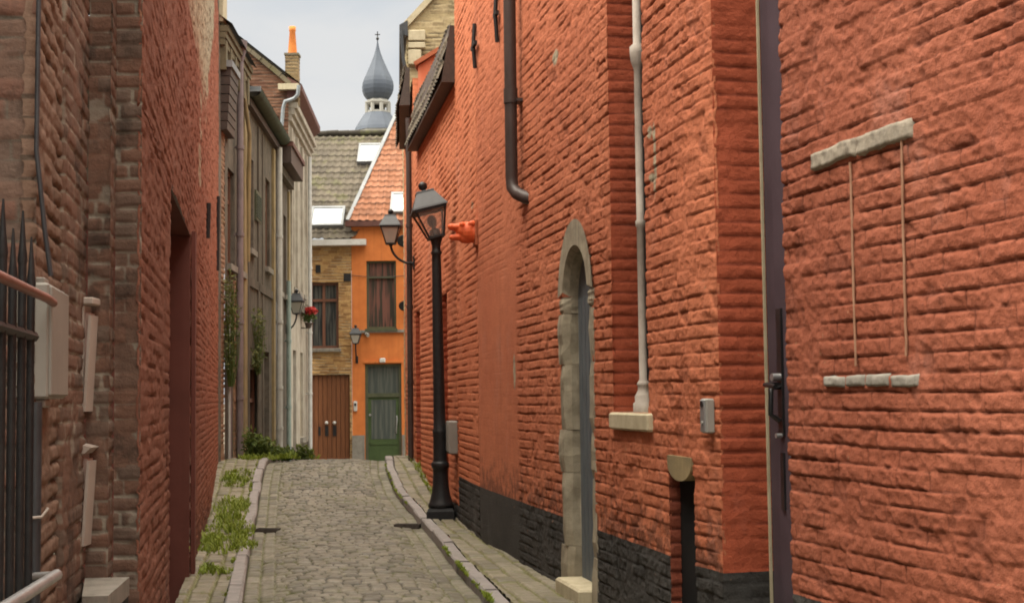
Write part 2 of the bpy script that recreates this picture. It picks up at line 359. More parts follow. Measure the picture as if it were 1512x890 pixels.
def woodmat(name,a,b,sc=(14,14,.7)):
    m=NT(name); g=m.noise(3,6,.6,sc,1.2); c=m.mix(m.ramp(g,.35,.65),a,b); c=m.mix(m.math('MULTIPLY',m.noise(1.1,4),.4),c,sc3(a,.6))
    m.bump(g,.25,.004); return m.fin(c,.6,.35)
M['wood']=woodmat('brown varnished wood',(.20,.075,.028),(.13,.046,.018))
M['wood_dark']=woodmat('dark weathered eaves wood',(.075,.052,.042),(.05,.035,.03),(6,1,6))
M['wood_frame']=woodmat('brown window frame',(.17,.072,.042),(.12,.05,.03))
M['green']=plain('dark green door paint',(.052,.085,.028),(.042,.070,.024),.5,.4,4,(.3,3,(.03,.05,.02)),.08)
M['green_dark']=plain('dull green frame paint',(.075,.082,.045),(.055,.062,.036),.6,.35,6,bump=.1)
M['green_eave']=plain('mossy green gutter board',(.055,.075,.052),(.035,.045,.034),.8,.3,5,bump=.3)
M['soffit']=plain('dark red soffit boards',(.115,.048,.038),(.085,.038,.032),.7,.3,5,bump=.2)
M['clay_pot']=plain('orange clay',(.62,.21,.05),(.50,.16,.04),.8,.25,7,bump=.15)
M['head_paint']=plain('bright orange paint',(.70,.125,.035),(.58,.10,.032),.6,.35,14,bump=.4,bs=40)
M['roof_mud']=brickmat('brown weathered pantiles',[(.092,.078,.060),(.112,.094,.072),(.076,.064,.050)],(.042,.036,.028),.3,moss=.3)
M['roof_red']=brickmat('orange clay pantiles',[(.225,.095,.052),(.27,.12,.07),(.19,.085,.05)],(.08,.04,.028),.3)
M['roof_dark']=brickmat('dark brown tiles',[(.125,.105,.078),(.15,.122,.09),(.10,.085,.064)],(.04,.034,.027),.4)
M['slate']=plain('blue grey slate',(.078,.094,.122),(.058,.071,.096),.65,.3,.5,(.4,.5,(.05,.06,.075)),.3,bs=8)
M['lead']=plain('grey lead sheet',(.22,.23,.24),(.16,.17,.18),.6,.4,3,bump=.1)
M['tower_stone']=plain('pale tower stone',(.34,.335,.31),(.26,.255,.235),.8,.2,1,bump=.1)
M['dark_void']=plain('unlit interior',(.012,.012,.013),(.018,.017,.017),.9,.1,3,bump=0)
def glassmat(name,col,rough=.08,spec=.6,curtain=None):
    m=NT(name); c=col
    if curtain: c=m.mix(m.ramp(m.noise(2.,3,.5,(9,9,.5)),.42,.6),col,curtain)
    return m.fin(c,rough,spec)
M['pane']=glassmat('dark window glass',(.028,.031,.032),.12,.35,(.085,.085,.078))
M['pane_grey']=glassmat('grey curtained glass',(.06,.072,.068),.25,.3,(.095,.105,.092))
M['pane_red']=glassmat('window glass with drawn curtains',(.045,.042,.034),.15,.3,(.16,.075,.06))
M['pane_sky']=glassmat('skylight glass with painted cloud reflection',(.70,.73,.75),.12,.6)  # near-white base colour stands in for the reflected cloud
def lampglass(name,col,t):
    m=NT(name); tr=m.n.new('ShaderNodeBsdfTransparent'); tr.inputs[0].default_value=(*col,1)
    mx=m.n.new('ShaderNodeMixShader'); mx.inputs[0].default_value=t; m.L(tr.outputs[0],mx.inputs[1]); m.L(m.b.outputs[0],mx.inputs[2]); m.L(mx.outputs[0],m.out.inputs[0])
    return m.fin(sc3(col,.75),.15,.5)
M['lamp_pink']=lampglass('dusty lantern glass',(.97,.94,.90),.22)
M['lamp_cream']=lampglass('milky lantern glass',(.88,.86,.78),.55)
def settmat(name,cols,moss,joint):
    m=NT(name); cav=m.attr('cav'); bid=m.attr('bid'); pat=m.attr('pat')
    c=m.mix(m.ramp(bid,.1,.5),cols[0],cols[1]); c=m.mix(m.ramp(bid,.55,.95),c,cols[2])
    c=m.mix(m.math('MULTIPLY',m.ramp(m.noise(45,5,.65),.42,.72),.45),c,sc3(cols[0],.5))
    big=m.ramp(m.noise(.8,5,.65),.38,.66); c=m.mix(m.math('MULTIPLY',big,.5),c,sc3(cols[1],.5))
    mo=m.ramp(m.math('ADD',m.noise(2.6,5,.7),m.math('MULTIPLY',pat,.28)),.47,.64)
    j=m.mix(mo,joint,moss); c=m.mix(m.ramp(cav,.2,.75,.95,0.),c,j)
    c=m.mix(m.math('MULTIPLY',m.math('MULTIPLY',mo,m.ramp(m.noise(19,4),.45,.65)),.5),c,moss)
    m.bump(m.noise(120,4,.6),.4,.005)
    return m.fin(c,m.ramp(m.noise(7,3),.3,.7,.5,.8),.35)
M['setts']=settmat('worn stone setts',[(.175,.156,.118),(.235,.21,.16),(.125,.112,.088)],(.10,.102,.032),(.05,.046,.032))
M['pave']=settmat('mossy pavement blocks',[(.205,.176,.128),(.26,.224,.165),(.155,.135,.102)],(.135,.13,.045),(.075,.065,.044))
M['kerb']=plain('violet grey kerb stone',(.275,.248,.235),(.205,.187,.178),.7,.35,9,bump=.35,dirt=(.3,(.16,.145,.12)))
M['ground']=plain('packed earth',(.16,.14,.11),(.12,.105,.08),.95,.1,1.5,bump=.2)
def leafmat(name,a,b,tr=.25):
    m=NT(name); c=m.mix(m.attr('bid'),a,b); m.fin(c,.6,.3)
    t=m.n.new('ShaderNodeBsdfTranslucent'); m.setin(t.inputs[0],c); mx=m.n.new('ShaderNodeMixShader'); mx.inputs[0].default_value=tr
    m.L(m.b.outputs[0],mx.inputs[1]); m.L(t.outputs[0],mx.inputs[2]); m.L(mx.outputs[0],m.out.inputs[0]); return m.m
M['grass']=leafmat('grass',(.09,.14,.012),(.28,.34,.04))
M['leaf']=leafmat('weed leaves',(.05,.085,.02),(.16,.20,.04))
M['ivy']=leafmat('climber leaves',(.07,.09,.025),(.20,.20,.06))
M['petal']=leafmat('red petals',(.36,.03,.028),(.48,.055,.045))
# ------------------------------------------------------------------ plan of the street
def crv(pts):
    ys=[p[1] for p in pts]; xs=[p[0] for p in pts]; return lambda Y:np.interp(Y,ys,xs)
_zy=[-40,14.6,16.5,17.6,18.6,19.4,20.2,21.,21.8,23,26,36.5,60]; _zz=[0,0,.055,.125,.215,.315,.415,.478,.47,.41,.21,-.45,-.6]
def zprof(Y):
    Y=np.asarray(Y,float); k=np.linspace(-.6,.6,7); return sum(np.interp(Y+d,_zy,_zz) for d in k)/7
RW=[(2.05,3.0),(1.19,6.18),(.90,7.25),(.372,10.03),(-.31,13.55),(-.603,15.5),(-1.43,20.6)]
RW_ALL=RW+[(-1.9,25.),(-2.6,36.)]
wallR=crv([(2.87,0.)]+RW_ALL)
LW=lambda Y:-.479-.185*Y
HL=lambda Y:-3.207-.054*Y
wallL=crv([(LW(0),0),(LW(20.8),20.8),(HL(36),36)])
kerbL=crv([(-.33,0.),(-1.95,9.89),(-2.66,14.1),(-3.4,18.75),(-3.71,21.),(-4.35,28.),(-4.9,36.)])
kerbR=crv([(1.28,0.),(-.12,9.74),(-.464,12.14),(-.78,14.5),(-1.12,16.6),(-1.48,18.4),(-1.73,20.),(-1.93,22.),(-2.25,26.),(-2.75,36.)])
KW=.115
# ------------------------------------------------------------------ setting: ground, road, kerbs, pavements
mb=MB(); mb.add([(-400,-200,-.75),(400,-200,-.75),(400,700,-.75),(-400,700,-.75)],[(0,1,2,3)]); tag(mb.build('ground',M['ground']),kind='structure')
def strip(name,fl,fr,Y0,Y1,ry,rx,dz,mat,fn):
    Y=np.linspace(Y0,Y1,int((Y1-Y0)/ry)+1); w=float(np.max(fr(Y)-fl(Y))); T=np.linspace(0,1,max(3,int(w/rx)+1))
    a=fl(Y); b=fr(Y); X=a[:,None]*(1-T)+b[:,None]*T; YY=np.repeat(Y[:,None],len(T),1)
    cav,bid,pat,d=fn(X-a[:,None],b[:,None]-X,X,YY)
    P=np.stack([X,YY,zprof(YY)+dz+d],-1)[:, ::-1]; at={'cav':cav[:,::-1],'bid':bid[:,::-1],'pat':pat[:,::-1]}
    keep=np.ones((len(Y)-1,len(T)-1),bool)
    return tag(grid_mesh(name,P,keep,at,mat,None),kind='structure')
def road_fn(l,r,X,Y):
    xm=X+.17*Y     # straightened across-street coordinate
    c1,b1=masonry(xm,Y+.035*np.sin(xm*2.2),.135,.125,.012,.008,1.,11,.3)
    c2,b2=masonry(Y,l,.118,.21,.011,.004,.9,12,.3); c3,b3=masonry(Y,r,.118,.21,.011,.004,.9,13,.3)
    L=l<.236; Rr=r<.236*1.0
    cav=np.where(L,c2,np.where(Rr,c3,c1)); bid=np.where(L,b2,np.where(Rr,b3,b1))
    pat=sstep(.55,.0,np.minimum(l,r))*.8
    d=-.016*(1-cav)+.013*(bid-.5)+.006*(fbm(X*14,Y*14,3,3)-.5)*2+.03*(fbm(X*1.1,Y*1.1,3,5)-.5)-.035*sstep(.5,.1,np.minimum(l,r))
    return cav,bid,pat,d
strip('road',lambda Y:kerbL(Y)+KW/2,lambda Y:kerbR(Y)-KW/2,5.,23.5,.0135,.0135,0.,M['setts'],road_fn)
strip('road',lambda Y:kerbL(Y)+KW/2,lambda Y:kerbR(Y)-KW/2,23.5,36.6,.03,.03,0.,M['setts'],road_fn)
strip('road',lambda Y:kerbL(Y)+KW/2,lambda Y:kerbR(Y)-KW/2,-4.,5.,.03,.03,0.,M['setts'],road_fn)
def pave_fn(seed):
    def f(l,r,X,Y):
        xm=X+.165*Y
        cav,bid=masonry(Y,xm,.16,.26,.018,.014,1.,seed,.4); 
        pat=fbm(X*.9,Y*.7,3,seed)*1.1
        d=-.02*(1-cav)+.018*(bid-.5)+.01*(fbm(X*10,Y*10,3,seed+3)-.5)+.03*(fbm(X,Y,3,seed+5)-.5)
        return cav,bid,pat,d
    return f
for (a,b,rr) in((5.,23.5,.016),(-4.,5.,.04),(23.5,36.6,.04)):
    strip('pavement',lambda Y:wallL(Y)-.03,lambda Y:kerbL(Y)-KW/2,a,b,rr,rr,.035,M['pave'],pave_fn(21))
    strip('pavement',lambda Y:kerbR(Y)+KW/2,lambda Y:wallR(Y)+.03,a,b,rr,rr,.045,M['pave'],pave_fn(22))
def kerb(fn,seed):
    r=random.Random(seed); m=MB(); Y=-4.
    while Y<36:
        L=r.uniform(.7,1.25); y0,y1=Y+.006,Y+L-.006; Y+=L
        n=5
        pts=[];o=r.uniform(-.012,.012); h=.048+r.uniform(-.008,.008)
        prof=[(-KW/2,-.15),(-KW/2,h-.014),(-KW/2+.014,h),(KW/2-.018,h),(KW/2,h-.02),(KW/2,-.15)]
        for i in range(n):
            y=y0+(y1-y0)*i/(n-1); x=float(fn(y)); z=float(zprof(y))
            pts+=[(x+o+p[0]+r.uniform(-.004,.004),y,z+p[1]+r.uniform(-.004,.004)) for p in prof]
        k=len(prof); fs=[(i*k+j,i*k+j+1,(i+1)*k+j+1,(i+1)*k+j) for i in range(n-1) for j in range(k-1)]
        fs+=[tuple(range(k)),tuple(reversed(range((n-1)*k,n*k)))]
        m.add(pts,fs)
    return tag(m.build('kerb',M['kerb']),kind='structure')
kerb(kerbL,1); kerb(kerbR,2)
# drains in the gutters
for px,py,w,lab,sd in((403,777,.24,'small iron drain slot in the left gutter',1),(589,773,.26,'small iron drain slot in the right gutter beside the lamp post',-1)):
    Yd=15.3 if sd>0 else 15.55; xk=float(kerbL(Yd))+.2 if sd>0 else float(kerbR(Yd))-.22
    t=thing('drain_grate',lab,'drain',(xk,Yd,float(zprof(Yd))),-.16)
    m=MB()
    for sx in(-1,1): m.box((sx*w/2,0,-.022),(.02,.11,.05))
    for sy in(-1,1): m.box((0,sy*.055,-.022),(w-.02,.018,.05))
    m.build('frame',M['rust'],t,local=True)
    m=MB()
    for k in range(5): m.box((-w/2+.035+k*(w-.07)/4,0,-.022),(.014,.09,.03))
    m.build('bars',M['rust'],t,local=True)
# ================================================================== RIGHT: long painted brick house
def cumlen(path):
    c=[0.]
    for a,b in zip(path,path[1:]): c.append(c[-1]+math.dist(a,b))
    return c
CR=cumlen(RW)
def onR(px,py):
    for i in range(len(RW)-1):
        p=atW(px,py,RW[i],RW[i+1])
        if RW[i][1]-1e-6<=p.y<=RW[i+1][1]+1e-6: return CR[i]+math.dist((p.x,p.y),RW[i]),p.z
    raise ValueError((px,py))
def Rpt(s,off=0.,ahead=0.):
    """plan point on the right wall at distance s, moved 'off' metres out into the street"""
    for i in range(len(RW)-1):
        if s<=CR[i+1] or i==len(RW)-2:
            d=(Vector(RW[i+1])-Vector(RW[i])).normalized(); n=Vector((-d.y,d.x))
            return Vector(RW[i])+d*(s-CR[i]+ahead)+n*off
def Rdir(s):
    a=Rpt(s-.01); b=Rpt(s+.01); d=(b-a).normalized(); return d,Vector((-d.y,d.x))
Rang=lambda s:math.atan2(Rdir(s)[0].y,Rdir(s)[0].x)
house=thing('painted_brick_house','long orange red house of rough painted brick with black base along the right side','house',(0.9,7.25,0))
sd0,_=onR(1163,585); sd1,_=onR(1062,585)          # door recess
sw0,_=onR(957,585);  sw1,_=onR(906,585)           # tall window recess
zs=onR(930,608)[1]
sg0,_=onR(880,585);  sg1,_=onR(829,585)           # pointed stone doorway, outer edges of its surround
ss0,_=onR(1026,760); ss1,_=onR(989,760)           # slit
zt=onR(1003,698)[1]
gm=(sg0+sg1)/2; gw=(sg1-sg0)/2
zsp=2.10; apex=onR(849,324)[1]; iw=gw-.165
def arch_h(ds,w,zspring,zap):   # height of a pointed arch at distance ds from its axis
    ds=np.clip(np.abs(ds)/w,0,1); return zspring+(zap-zspring)*(1-ds**2.5)**.64*(1-.06*ds)
DOOR_TOP=6.2
holes=[(sd0,sd1,-1,DOOR_TOP),(sw0,sw1,zs,4.75),(ss0,ss1,.05,zt)]
def keep_R(S,Z):
    return ~((np.abs(S-gm)<gw-.05)&(Z<arch_h(S-gm,gw-.05,zsp,apex-.05)))
sp0,_=onR(765,700); sp1,_=onR(708,700)
def soft_R(S,Z):
    pl=sstep(sp0-.12,sp0+.02,S)*(1-sstep(sp1-.02,sp1+.03,S))*(1-sstep(2.2,3.0,Z+.5*(fbm(S*2,Z*2,3,3)-.5)))
    pl2=sstep(sp0-.3,sp0+.3,S)*(1-sstep(sp1,sp1+.3,S))*sstep(1.9,2.8,Z)*.45
    seam=np.exp(-((S-sp1)/.02)**2)*(Z<2.4)
    return np.clip(1-.93*pl-pl2,0,1)
def blob(S,Z,s,z,a,b,seed): return sstep(1.15,.75,np.sqrt(((S-s)/a)**2+((Z-z)/b)**2)+.9*(fbm(S*16,Z*16,3,seed)-.5))
worn=[(960,195,.05,.035),(966,235,.025,.20),(962,262,.06,.03),(966,278,.02,.08),(820,85,.09,.05),(697,303,.07,.04),(760,548,.05,.16)]
W_=[(onR(a,b),c,d) for a,b,c,d in worn]
def patch_R(S,Z):
    t=np.zeros_like(S)
    for i,((s,z),a,b) in enumerate(W_): t=np.maximum(t,blob(S,Z,s,z,a,b,60+i))
    return t
rough=lambda s:1
# nearest stretch, middle stretch, far stretch: one wall, three levels of detail
def rwall(i0,i1,s0,s1,rs,rz,amp,rg,mats,seed,**k):
    pts=[Rpt(s0)]+[Vector(RW[i]) for i in range(len(RW)) if s0+1e-4<CR[i]<s1-1e-4]+[Rpt(s1)]
    hh=[(max(h[0],s0)-s0,min(h[1],s1)-s0,h[2],h[3]) for h in holes if h[1]>s0 and h[0]<s1]
    return brick_wall('wall',pts,-.6,7.4,mats,house,1,rs=rs,rz=rz,amp=amp,rough=rg,holes=hh,split=.54,seed=seed,s_off=s0,lip=.012,
        keepfn=lambda S,Z:keep_R(S+s0,Z),soft=lambda S,Z:soft_R(S+s0,Z),patch=lambda S,Z:patch_R(S+s0,Z),**k)
rwall(0,1,0.,sd0,.009,.0075,.0065,.0062,(M['paint_near_dimmed'],M['tar']),3,ch=.070,bl=.215,poff=.004,wob=.009,jw=.006,head=.9,gouge=.006)
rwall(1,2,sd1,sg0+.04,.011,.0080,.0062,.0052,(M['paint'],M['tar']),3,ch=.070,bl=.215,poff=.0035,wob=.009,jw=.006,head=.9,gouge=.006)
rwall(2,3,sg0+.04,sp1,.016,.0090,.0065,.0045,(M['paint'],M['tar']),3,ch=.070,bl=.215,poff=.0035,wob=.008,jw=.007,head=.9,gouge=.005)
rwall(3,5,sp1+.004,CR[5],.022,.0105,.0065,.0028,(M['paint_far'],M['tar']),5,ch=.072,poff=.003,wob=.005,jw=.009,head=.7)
def jamb(s,depth,z0,z1,mats,seed,split=None,name='reveal',**k):
    d,n=Rdir(s+.02); a=Rpt(s,0); b=a-n*depth
    return brick_wall(name,[a,b],z0,z1,mats,house,-1,rs=.012,rz=.0105,seed=seed,split=split,lip=0,**k)
jamb(sd1,.27,-.6,DOOR_TOP,(M['paint_jamb_shaded'],M['tar']),8,split=.54,ch=.070,amp=.004,rough=.004,poff=.003,wob=.008,head=.3)
jamb(sw1,.2,zs,4.75,M['paint_jamb_shaded'],9,ch=.070,amp=.004,rough=.004,poff=.003,wob=.008,head=.3)
jamb(ss1,.06,.05,zt,M['slit_jamb_shaded'],10,amp=.008,rough=.006,head=.4)
# hidden flanks, soffits and backs of the recesses, an unseen roof slab and far end added against light leaks
mb=MB()
for a,b,z0,z1,dp in((sd0,sd1,-.6,DOOR_TOP,.27),(sw0,sw1,zs,4.75,.2),(ss0,ss1,.05,zt,.059),(gm-gw+.06,gm+gw-.06,-.6,2.6,.42)):
    d,n=Rdir((a+b)/2); p=Rpt(a,-.03); q=p-n*(dp-.03); p2=Rpt(b,-.03); q2=p2-n*(dp-.03)
    mb.add([(p.x,p.y,z0),(q.x,q.y,z0),(q.x,q.y,z1),(p.x,p.y,z1)],[(0,1,2,3)])
    if dp<.4: mb.add([(p.x,p.y,z1),(p2.x,p2.y,z1),(q2.x,q2.y,z1),(q.x,q.y,z1)],[(0,1,2,3)])
mb.build('recess_lining',M['paint_jamb_shaded'],house)
mb=MB(); 
e=[Rpt(0,-.03),Rpt(CR[5],-.03)]; r=[Vector((5.5,2.4)),Vector((4.5,17.2))]
mb.hexa([(e[0].x,e[0].y,7.38),(e[1].x,e[1].y,7.38),(r[1].x,r[1].y,7.38),(r[0].x,r[0].y,7.38)]+[(e[0].x,e[0].y,7.5),(e[1].x,e[1].y,7.5),(r[1].x,r[1].y,9.6),(r[0].x,r[0].y,9.6)])
mb.build('roof',M['roof_dark'],house)
mb=MB(); mb.wallbox(e[1],r[1],-.6,7.36,0.,.25); mb.build('end_wall',M['paint_far'],house)
brick_wall('wall',[(3.65,-3.),RW[0]],-.6,7.4,M['paint_near_dimmed'],house,1,rs=.05,rz=.03,amp=.01,rough=.006,seed=3)  # unseen stretch towards the camera, added to darken the near street
# purple door in the near recess
ang=Rang((sd0+sd1)/2); d,n=Rdir((sd0+sd1)/2)
A=Rpt(sd1,-.245); B=Rpt(sd0,-.245)
def on(s,off,z): p=Rpt(s,off); return (p.x,p.y,z)
mb=MB()
mb.wallbox(Rpt(sd1-.016,-.252),Rpt(sd1-.004,-.252),-.05,DOOR_TOP-.02,.012,.0)   # cream strip against the reveal
fr=mb.build('door_jamb_strip',M['cream_stone'],house)
mb=MB()
L=sd1-sd0
mb.wallbox(Rpt(sd0+.001,-.255),Rpt(sd1-.019,-.255),-.05,DOOR_TOP-.03,.0,.045)
for a,b in((.10,.16),(.245,.255),(.43,.56)): mb.wallbox(Rpt(sd0+a,-.2545),Rpt(sd0+b,-.2545),.02,DOOR_TOP-.1,.035,0)
for z in(.1,2.42): mb.wallbox(Rpt(sd0+.16,-.2540),Rpt(sd0+.43,-.2540),z,z+.08,.026,0)
door=mb.build('door',M['purple'],house)
mb=MB(); mb.wallbox(Rpt(sd0+.001,-.2535),Rpt(sd0+.095,-.2535),0.,DOOR_TOP-.05,.06,0); mb.build('door_edge',M['purple_edge'],door)
zh=EZ-.0
mb=MB(); sh=sd1-.24
mb.wallbox(Rpt(sh-.02,-.219),Rpt(sh+.03,-.219),1.20,1.80,.012,0); mb.wallbox(Rpt(sh-.012,-.219),Rpt(sh+.022,-.219),.85,1.12,.010,0)
mb.build('lock_plate',M['handle'],door)
mb=MB(); q=Rpt(sh,-.2); 
mb.tube([on(sh,-.215,1.44),on(sh,-.13,1.44),on(sh-.02,-.12,1.44),on(sh-.13,-.12,1.43)],.011,8)
mb.tube([on(sh,-.21,1.43),on(sh,-.16,1.42),on(sh,-.155,1.30),on(sh,-.2,1.27)],.013,8)
mb.build('door_handle',M['handle'],door)
mb=MB(); mb.tube([on(sh,-.21,1.475),on(sh,-.165,1.475)],.019,10); mb.build('lock_cylinder',M['steel'],door)
mb=MB(); mb.tube([on(sh,-.21,1.20),on(sh,-.18,1.20)],.012,10); mb.build('lock_cylinder',M['steel'],door)
mb=MB(); mb.box(on(sh-.12,-.205,1.13),(.02,.02,.05),ang); mb.build('strike_plate',M['steel'],door)
# tall Gothic window with its colonnette and sill
mb=MB(); mb.wallbox(Rpt(sw0+.002,-.185),Rpt(sw1-.002,-.185),zs,4.73,0,.02); pn=mb.build('window_pane',M['dark_void'],house)
sc_=sw0+.30; cc=Rpt(sc_,-.06); zb=zs
mb=MB()
prof=[(.062,0),(.062,.05),(.05,.06),(.052,.09),(.044,.105),(.034,.125),(.034,.15),(.040,.16),(.034,.172),(.023,.19)]
prof+=[(.0225,1.08),(.030,1.09),(.030,1.12),(.0225,1.13),(.0225,2.02),(.03,2.04),(.04,2.07),(.046,2.12),(.046,2.16),(.025,2.18),(.0225,3.3)]
mb.lathe(prof,(cc.x,cc.y,zb),14); mb.build('colonnette',M['column'],house)
sl0,zl1=onR(963,609); sl1,zl0=onR(906,632)
mb=MB(); p=(Rpt(sl0-.0)+Rpt(sl1))/2; dd,nn=Rdir((sl0+sl1)/2); c=p-nn*.075
mb.bevbox((c.x,c.y,(zl0+zl1)/2-.004),(sl1-sl0,.21,zl1-zl0),.012,math.atan2(dd.y,dd.x)); mb.build('window_sill',M['cream_stone'],house)
# pointed stone doorway: two stacks of dressed blocks, a pointed head, a grey door, a step
r_=random.Random(4)
def gpt(ds,off,z): p=Rpt(gm+ds,off); return (p.x,p.y,z)
mb=MB(); joints=[-.3,.35,.86,1.16,1.62,1.98,zsp+.0]
for sd_ in(-1,1):
    for k in range(len(joints)-1):
        z0,z1=joints[k]+.0015,joints[k+1]-.0015
        o=gw+((.035 if k%2==0 else -.03) if sd_>0 else -.02)+r_.uniform(-.012,.012)
        i=iw+r_.uniform(-.012,.012); pr=r_.uniform(.004,.016)
        a=sd_*i; b=sd_*o; c=sd_*(i-.0); ch=.035
        # plan outline with a chamfer on the opening side
        loop=[(b,pr),(a+sd_*ch,pr),(a,pr-ch*1.4),(a,-.40),(b,-.40)]
        nl=6; pts=[]
        for l in range(nl):
            t=l/(nl-1); zz=z0+(z1-z0)*t; ins=.010 if l in(0,nl-1) else 0
            for (x,y) in loop: pts.append(gpt(x+r_.uniform(-.005,.005),y-ins*(y>-.2)+r_.uniform(-.005,.005)*(y>-.2),zz))
        m_=len(loop); fs=[(l*m_+q,l*m_+(q+1)%m_,(l+1)*m_+(q+1)%m_,(l+1)*m_+q) for l in range(nl-1) for q in range(m_)]
        fs+=[tuple(range(m_)),tuple(range((nl-1)*m_,nl*m_))]
        mb.add(pts,fs)
# arch head
N_=28; iap=onR(851,368)[1]
po=[];pi=[]
for k in range(N_+1):
    t=-1+2*k/N_; 
    th=math.pi*(k/N_); x=-math.cos(th)
    po.append((x*(gw+.005),float(arch_h(np.array(x*(gw)),gw,zsp,apex)))); pi.append((x*iw,float(arch_h(np.array(x*iw),iw,zsp,iap))))
pts=[]
for (xo,zo),(xi_,zi) in zip(po,pi):
    pts+=[gpt(xo,.016,zo),gpt(xi_*1.06,.016,zi+.03),gpt(xi_,-.03,zi),gpt(xi_,-.40,zi),gpt(xo,-.1,zo)]
mb.add(pts,[(k*5+q,k*5+q+1,(k+1)*5+q+1,(k+1)*5+q) for k in range(N_) for q in range(4)])
mb.build('door_surround',M['arch_stone'],house)
mb=MB(); fo=[gpt(x,-.095,z) for x,z in pi]; b0=[gpt(-iw,-.095,.1),gpt(iw,-.095,.1)]
mb.add([b0[0]]+fo+[b0[1]],[tuple(range(len(fo)+2))])
for k in range(6): mb.wallbox(Rpt(gm-iw+.02+k*.105,-.094),Rpt(gm-iw+.11+k*.105,-.094),.14,2.08,.012,0)
mb.build('door',M['grey_door'],house)
mb=MB(); dd,nn=Rdir(gm); c=Rpt(gm,-.10); mb.bevbox((c.x,c.y,.055),(2*iw+.02,.40,.17),.015,math.atan2(dd.y,dd.x)); mb.build('door_step',M['cream_stone'],house)
# slit: near-black sheet painted as its unlit depth, round bottomed stone over it
mb=MB(); mb.wallbox(Rpt(ss0-.02,-.063),Rpt(ss1+.02,-.063),.0,zt+.05,0,.02); mb.build('slit_back',M['dark_void'],house)
za=onR(1003,673)[1]
mb=MB(); sm_=(ss0+ss1)/2; hw=(ss1-ss0)/2-.01; lo=[(-hw,za),(-hw,zt+.045)]+[(hw*math.cos(a),zt+.045-.075*math.sin(-a)*-1*-1) for a in []]
low=[(hw*-math.cos(math.pi*k/10),zt+.045-.085*math.sin(math.pi*k/10)) for k in range(11)]
ring=[(-hw,za)]+low+[(hw,za)]
f=[Rpt(sm_+x,.012) for x,z in ring]; g=[Rpt(sm_+x,-.2) for x,z in ring]; n_=len(ring)
mb.add([(p.x,p.y,ring[i][1]) for i,p in enumerate(f)]+[(p.x,p.y,ring[i][1]) for i,p in enumerate(g)],[tuple(range(n_)),tuple(range(n_,2*n_))]+[(i,(i+1)%n_,n_+(i+1)%n_,n_+i) for i in range(n_)])
mb.build('slit_lintel',M['plaster_yellow'],house)
# walled up window on the nearest stretch: rough stone head and sill and two thin straight joints
def rough_stone(s0,s1,z0,z1,seed,n=3):
    r=random.Random(seed); m=MB(); s=s0
    cuts=[s0]+sorted(s0+(s1-s0)*(k+r.uniform(-.18,.18))/n for k in range(1,n))+[s1]
    for a,b in zip(cuts,cuts[1:]):
        u=np.linspace(a+.004,b-.004,int((b-a)/.012)+2); v=np.linspace(z0+r.uniform(-.006,.01),z1+r.uniform(-.012,.006),8)
        pts=[]
        for uu in u:
            for vv in v:
                e=min(uu-u[0],u[-1]-uu,vv-v[0],v[-1]-vv); o=.009+.008*min(1,e/.012)+.016*(float(fbm(np.array(uu*30),np.array(vv*30),4,seed))-.5)
                if e<1e-6: o-=.03
                jz=.010*(float(vn(np.array(uu*14),np.array(0.),seed))-.5)
                p=Rpt(uu,o); pts.append((p.x,p.y,vv+jz))
        k=len(v); m.add(pts,[(i*k+j,(i+1)*k+j,(i+1)*k+j+1,i*k+j+1) for i in range(len(u)-1) for j in range(k-1)],True)
    return m
s0,zA=onR(1352,205); s1,zB=onR(1200,258)
rough_stone(s0,s1,onR(1200,258)[1],onR(1200,224)[1],5,2).build('blocked_window_lintel',M['lintel_stone'],house)
s2,_=onR(1360,560); s3,_=onR(1219,560)
rough_stone(s2,s3,onR(1290,573)[1],onR(1290,548)[1],6,4).build('blocked_window_sill',M['grey_stone'],house)
for a,b,c in((1258,240,540),(1333,195,525)):
    sa,zt_=onR(a,b); sb,zb_=onR(a+8,c)
    mb=MB(); nn_=14
    mb.tube([(*Rpt(sa+(sb-sa)*k/nn_+r_.uniform(-.003,.003),.007),zt_+(zb_-zt_)*k/nn_) for k in range(nn_+1)],.0055,6); mb.build('blocked_window_joint',M['joint'],house)
# iron wall anchors
for px,y0,y1,arm in((704,35,100,True),(737,-20,62,False)):
    sa,za_=onR(px,(y0+y1)/2); zt_=onR(px,y0)[1]; zb_=onR(px+1,y1)[1]
    mb=MB(); mb.tube([(*Rpt(sa,.02),zb_),(*Rpt(sa,.035),(zb_+zt_)/2),(*Rpt(sa,.02),zt_)],.022,6,smooth=False)
    zm=(zb_*.5+zt_*.5); mb.box((*Rpt(sa,.03),zm),(.30 if arm else .14,.03,.035),Rang(sa)); mb.build('wall_anchor',M['iron'],house)
# dark downpipe ending in an elbow turned into the wall
sa,_=onR(770,150); z2=onR(775,285)[1]; 
mb=MB(); mb.tube([(*Rpt(sa,.09),7.3),(*Rpt(sa,.09),z2+.14),(*Rpt(sa,.085),z2+.06),(*Rpt(sa-.06,.06),z2),(*Rpt(sa-.16,.0),z2-.05),(*Rpt(sa-.22,-.05),z2-.07)],.052,14)
for z in(onR(770,150)[1],5.6): mb.tube([(*Rpt(sa,.09),z-.02),(*Rpt(sa,.09),z+.10)],.059,14); mb.box((*Rpt(sa,.03),z),(.16,.05,.025),Rang(sa))
mb.build('downpipe',M['pipe_dark'],house)
# thin cable running down the wall beside the smooth render
sa,_=onR(822,250)
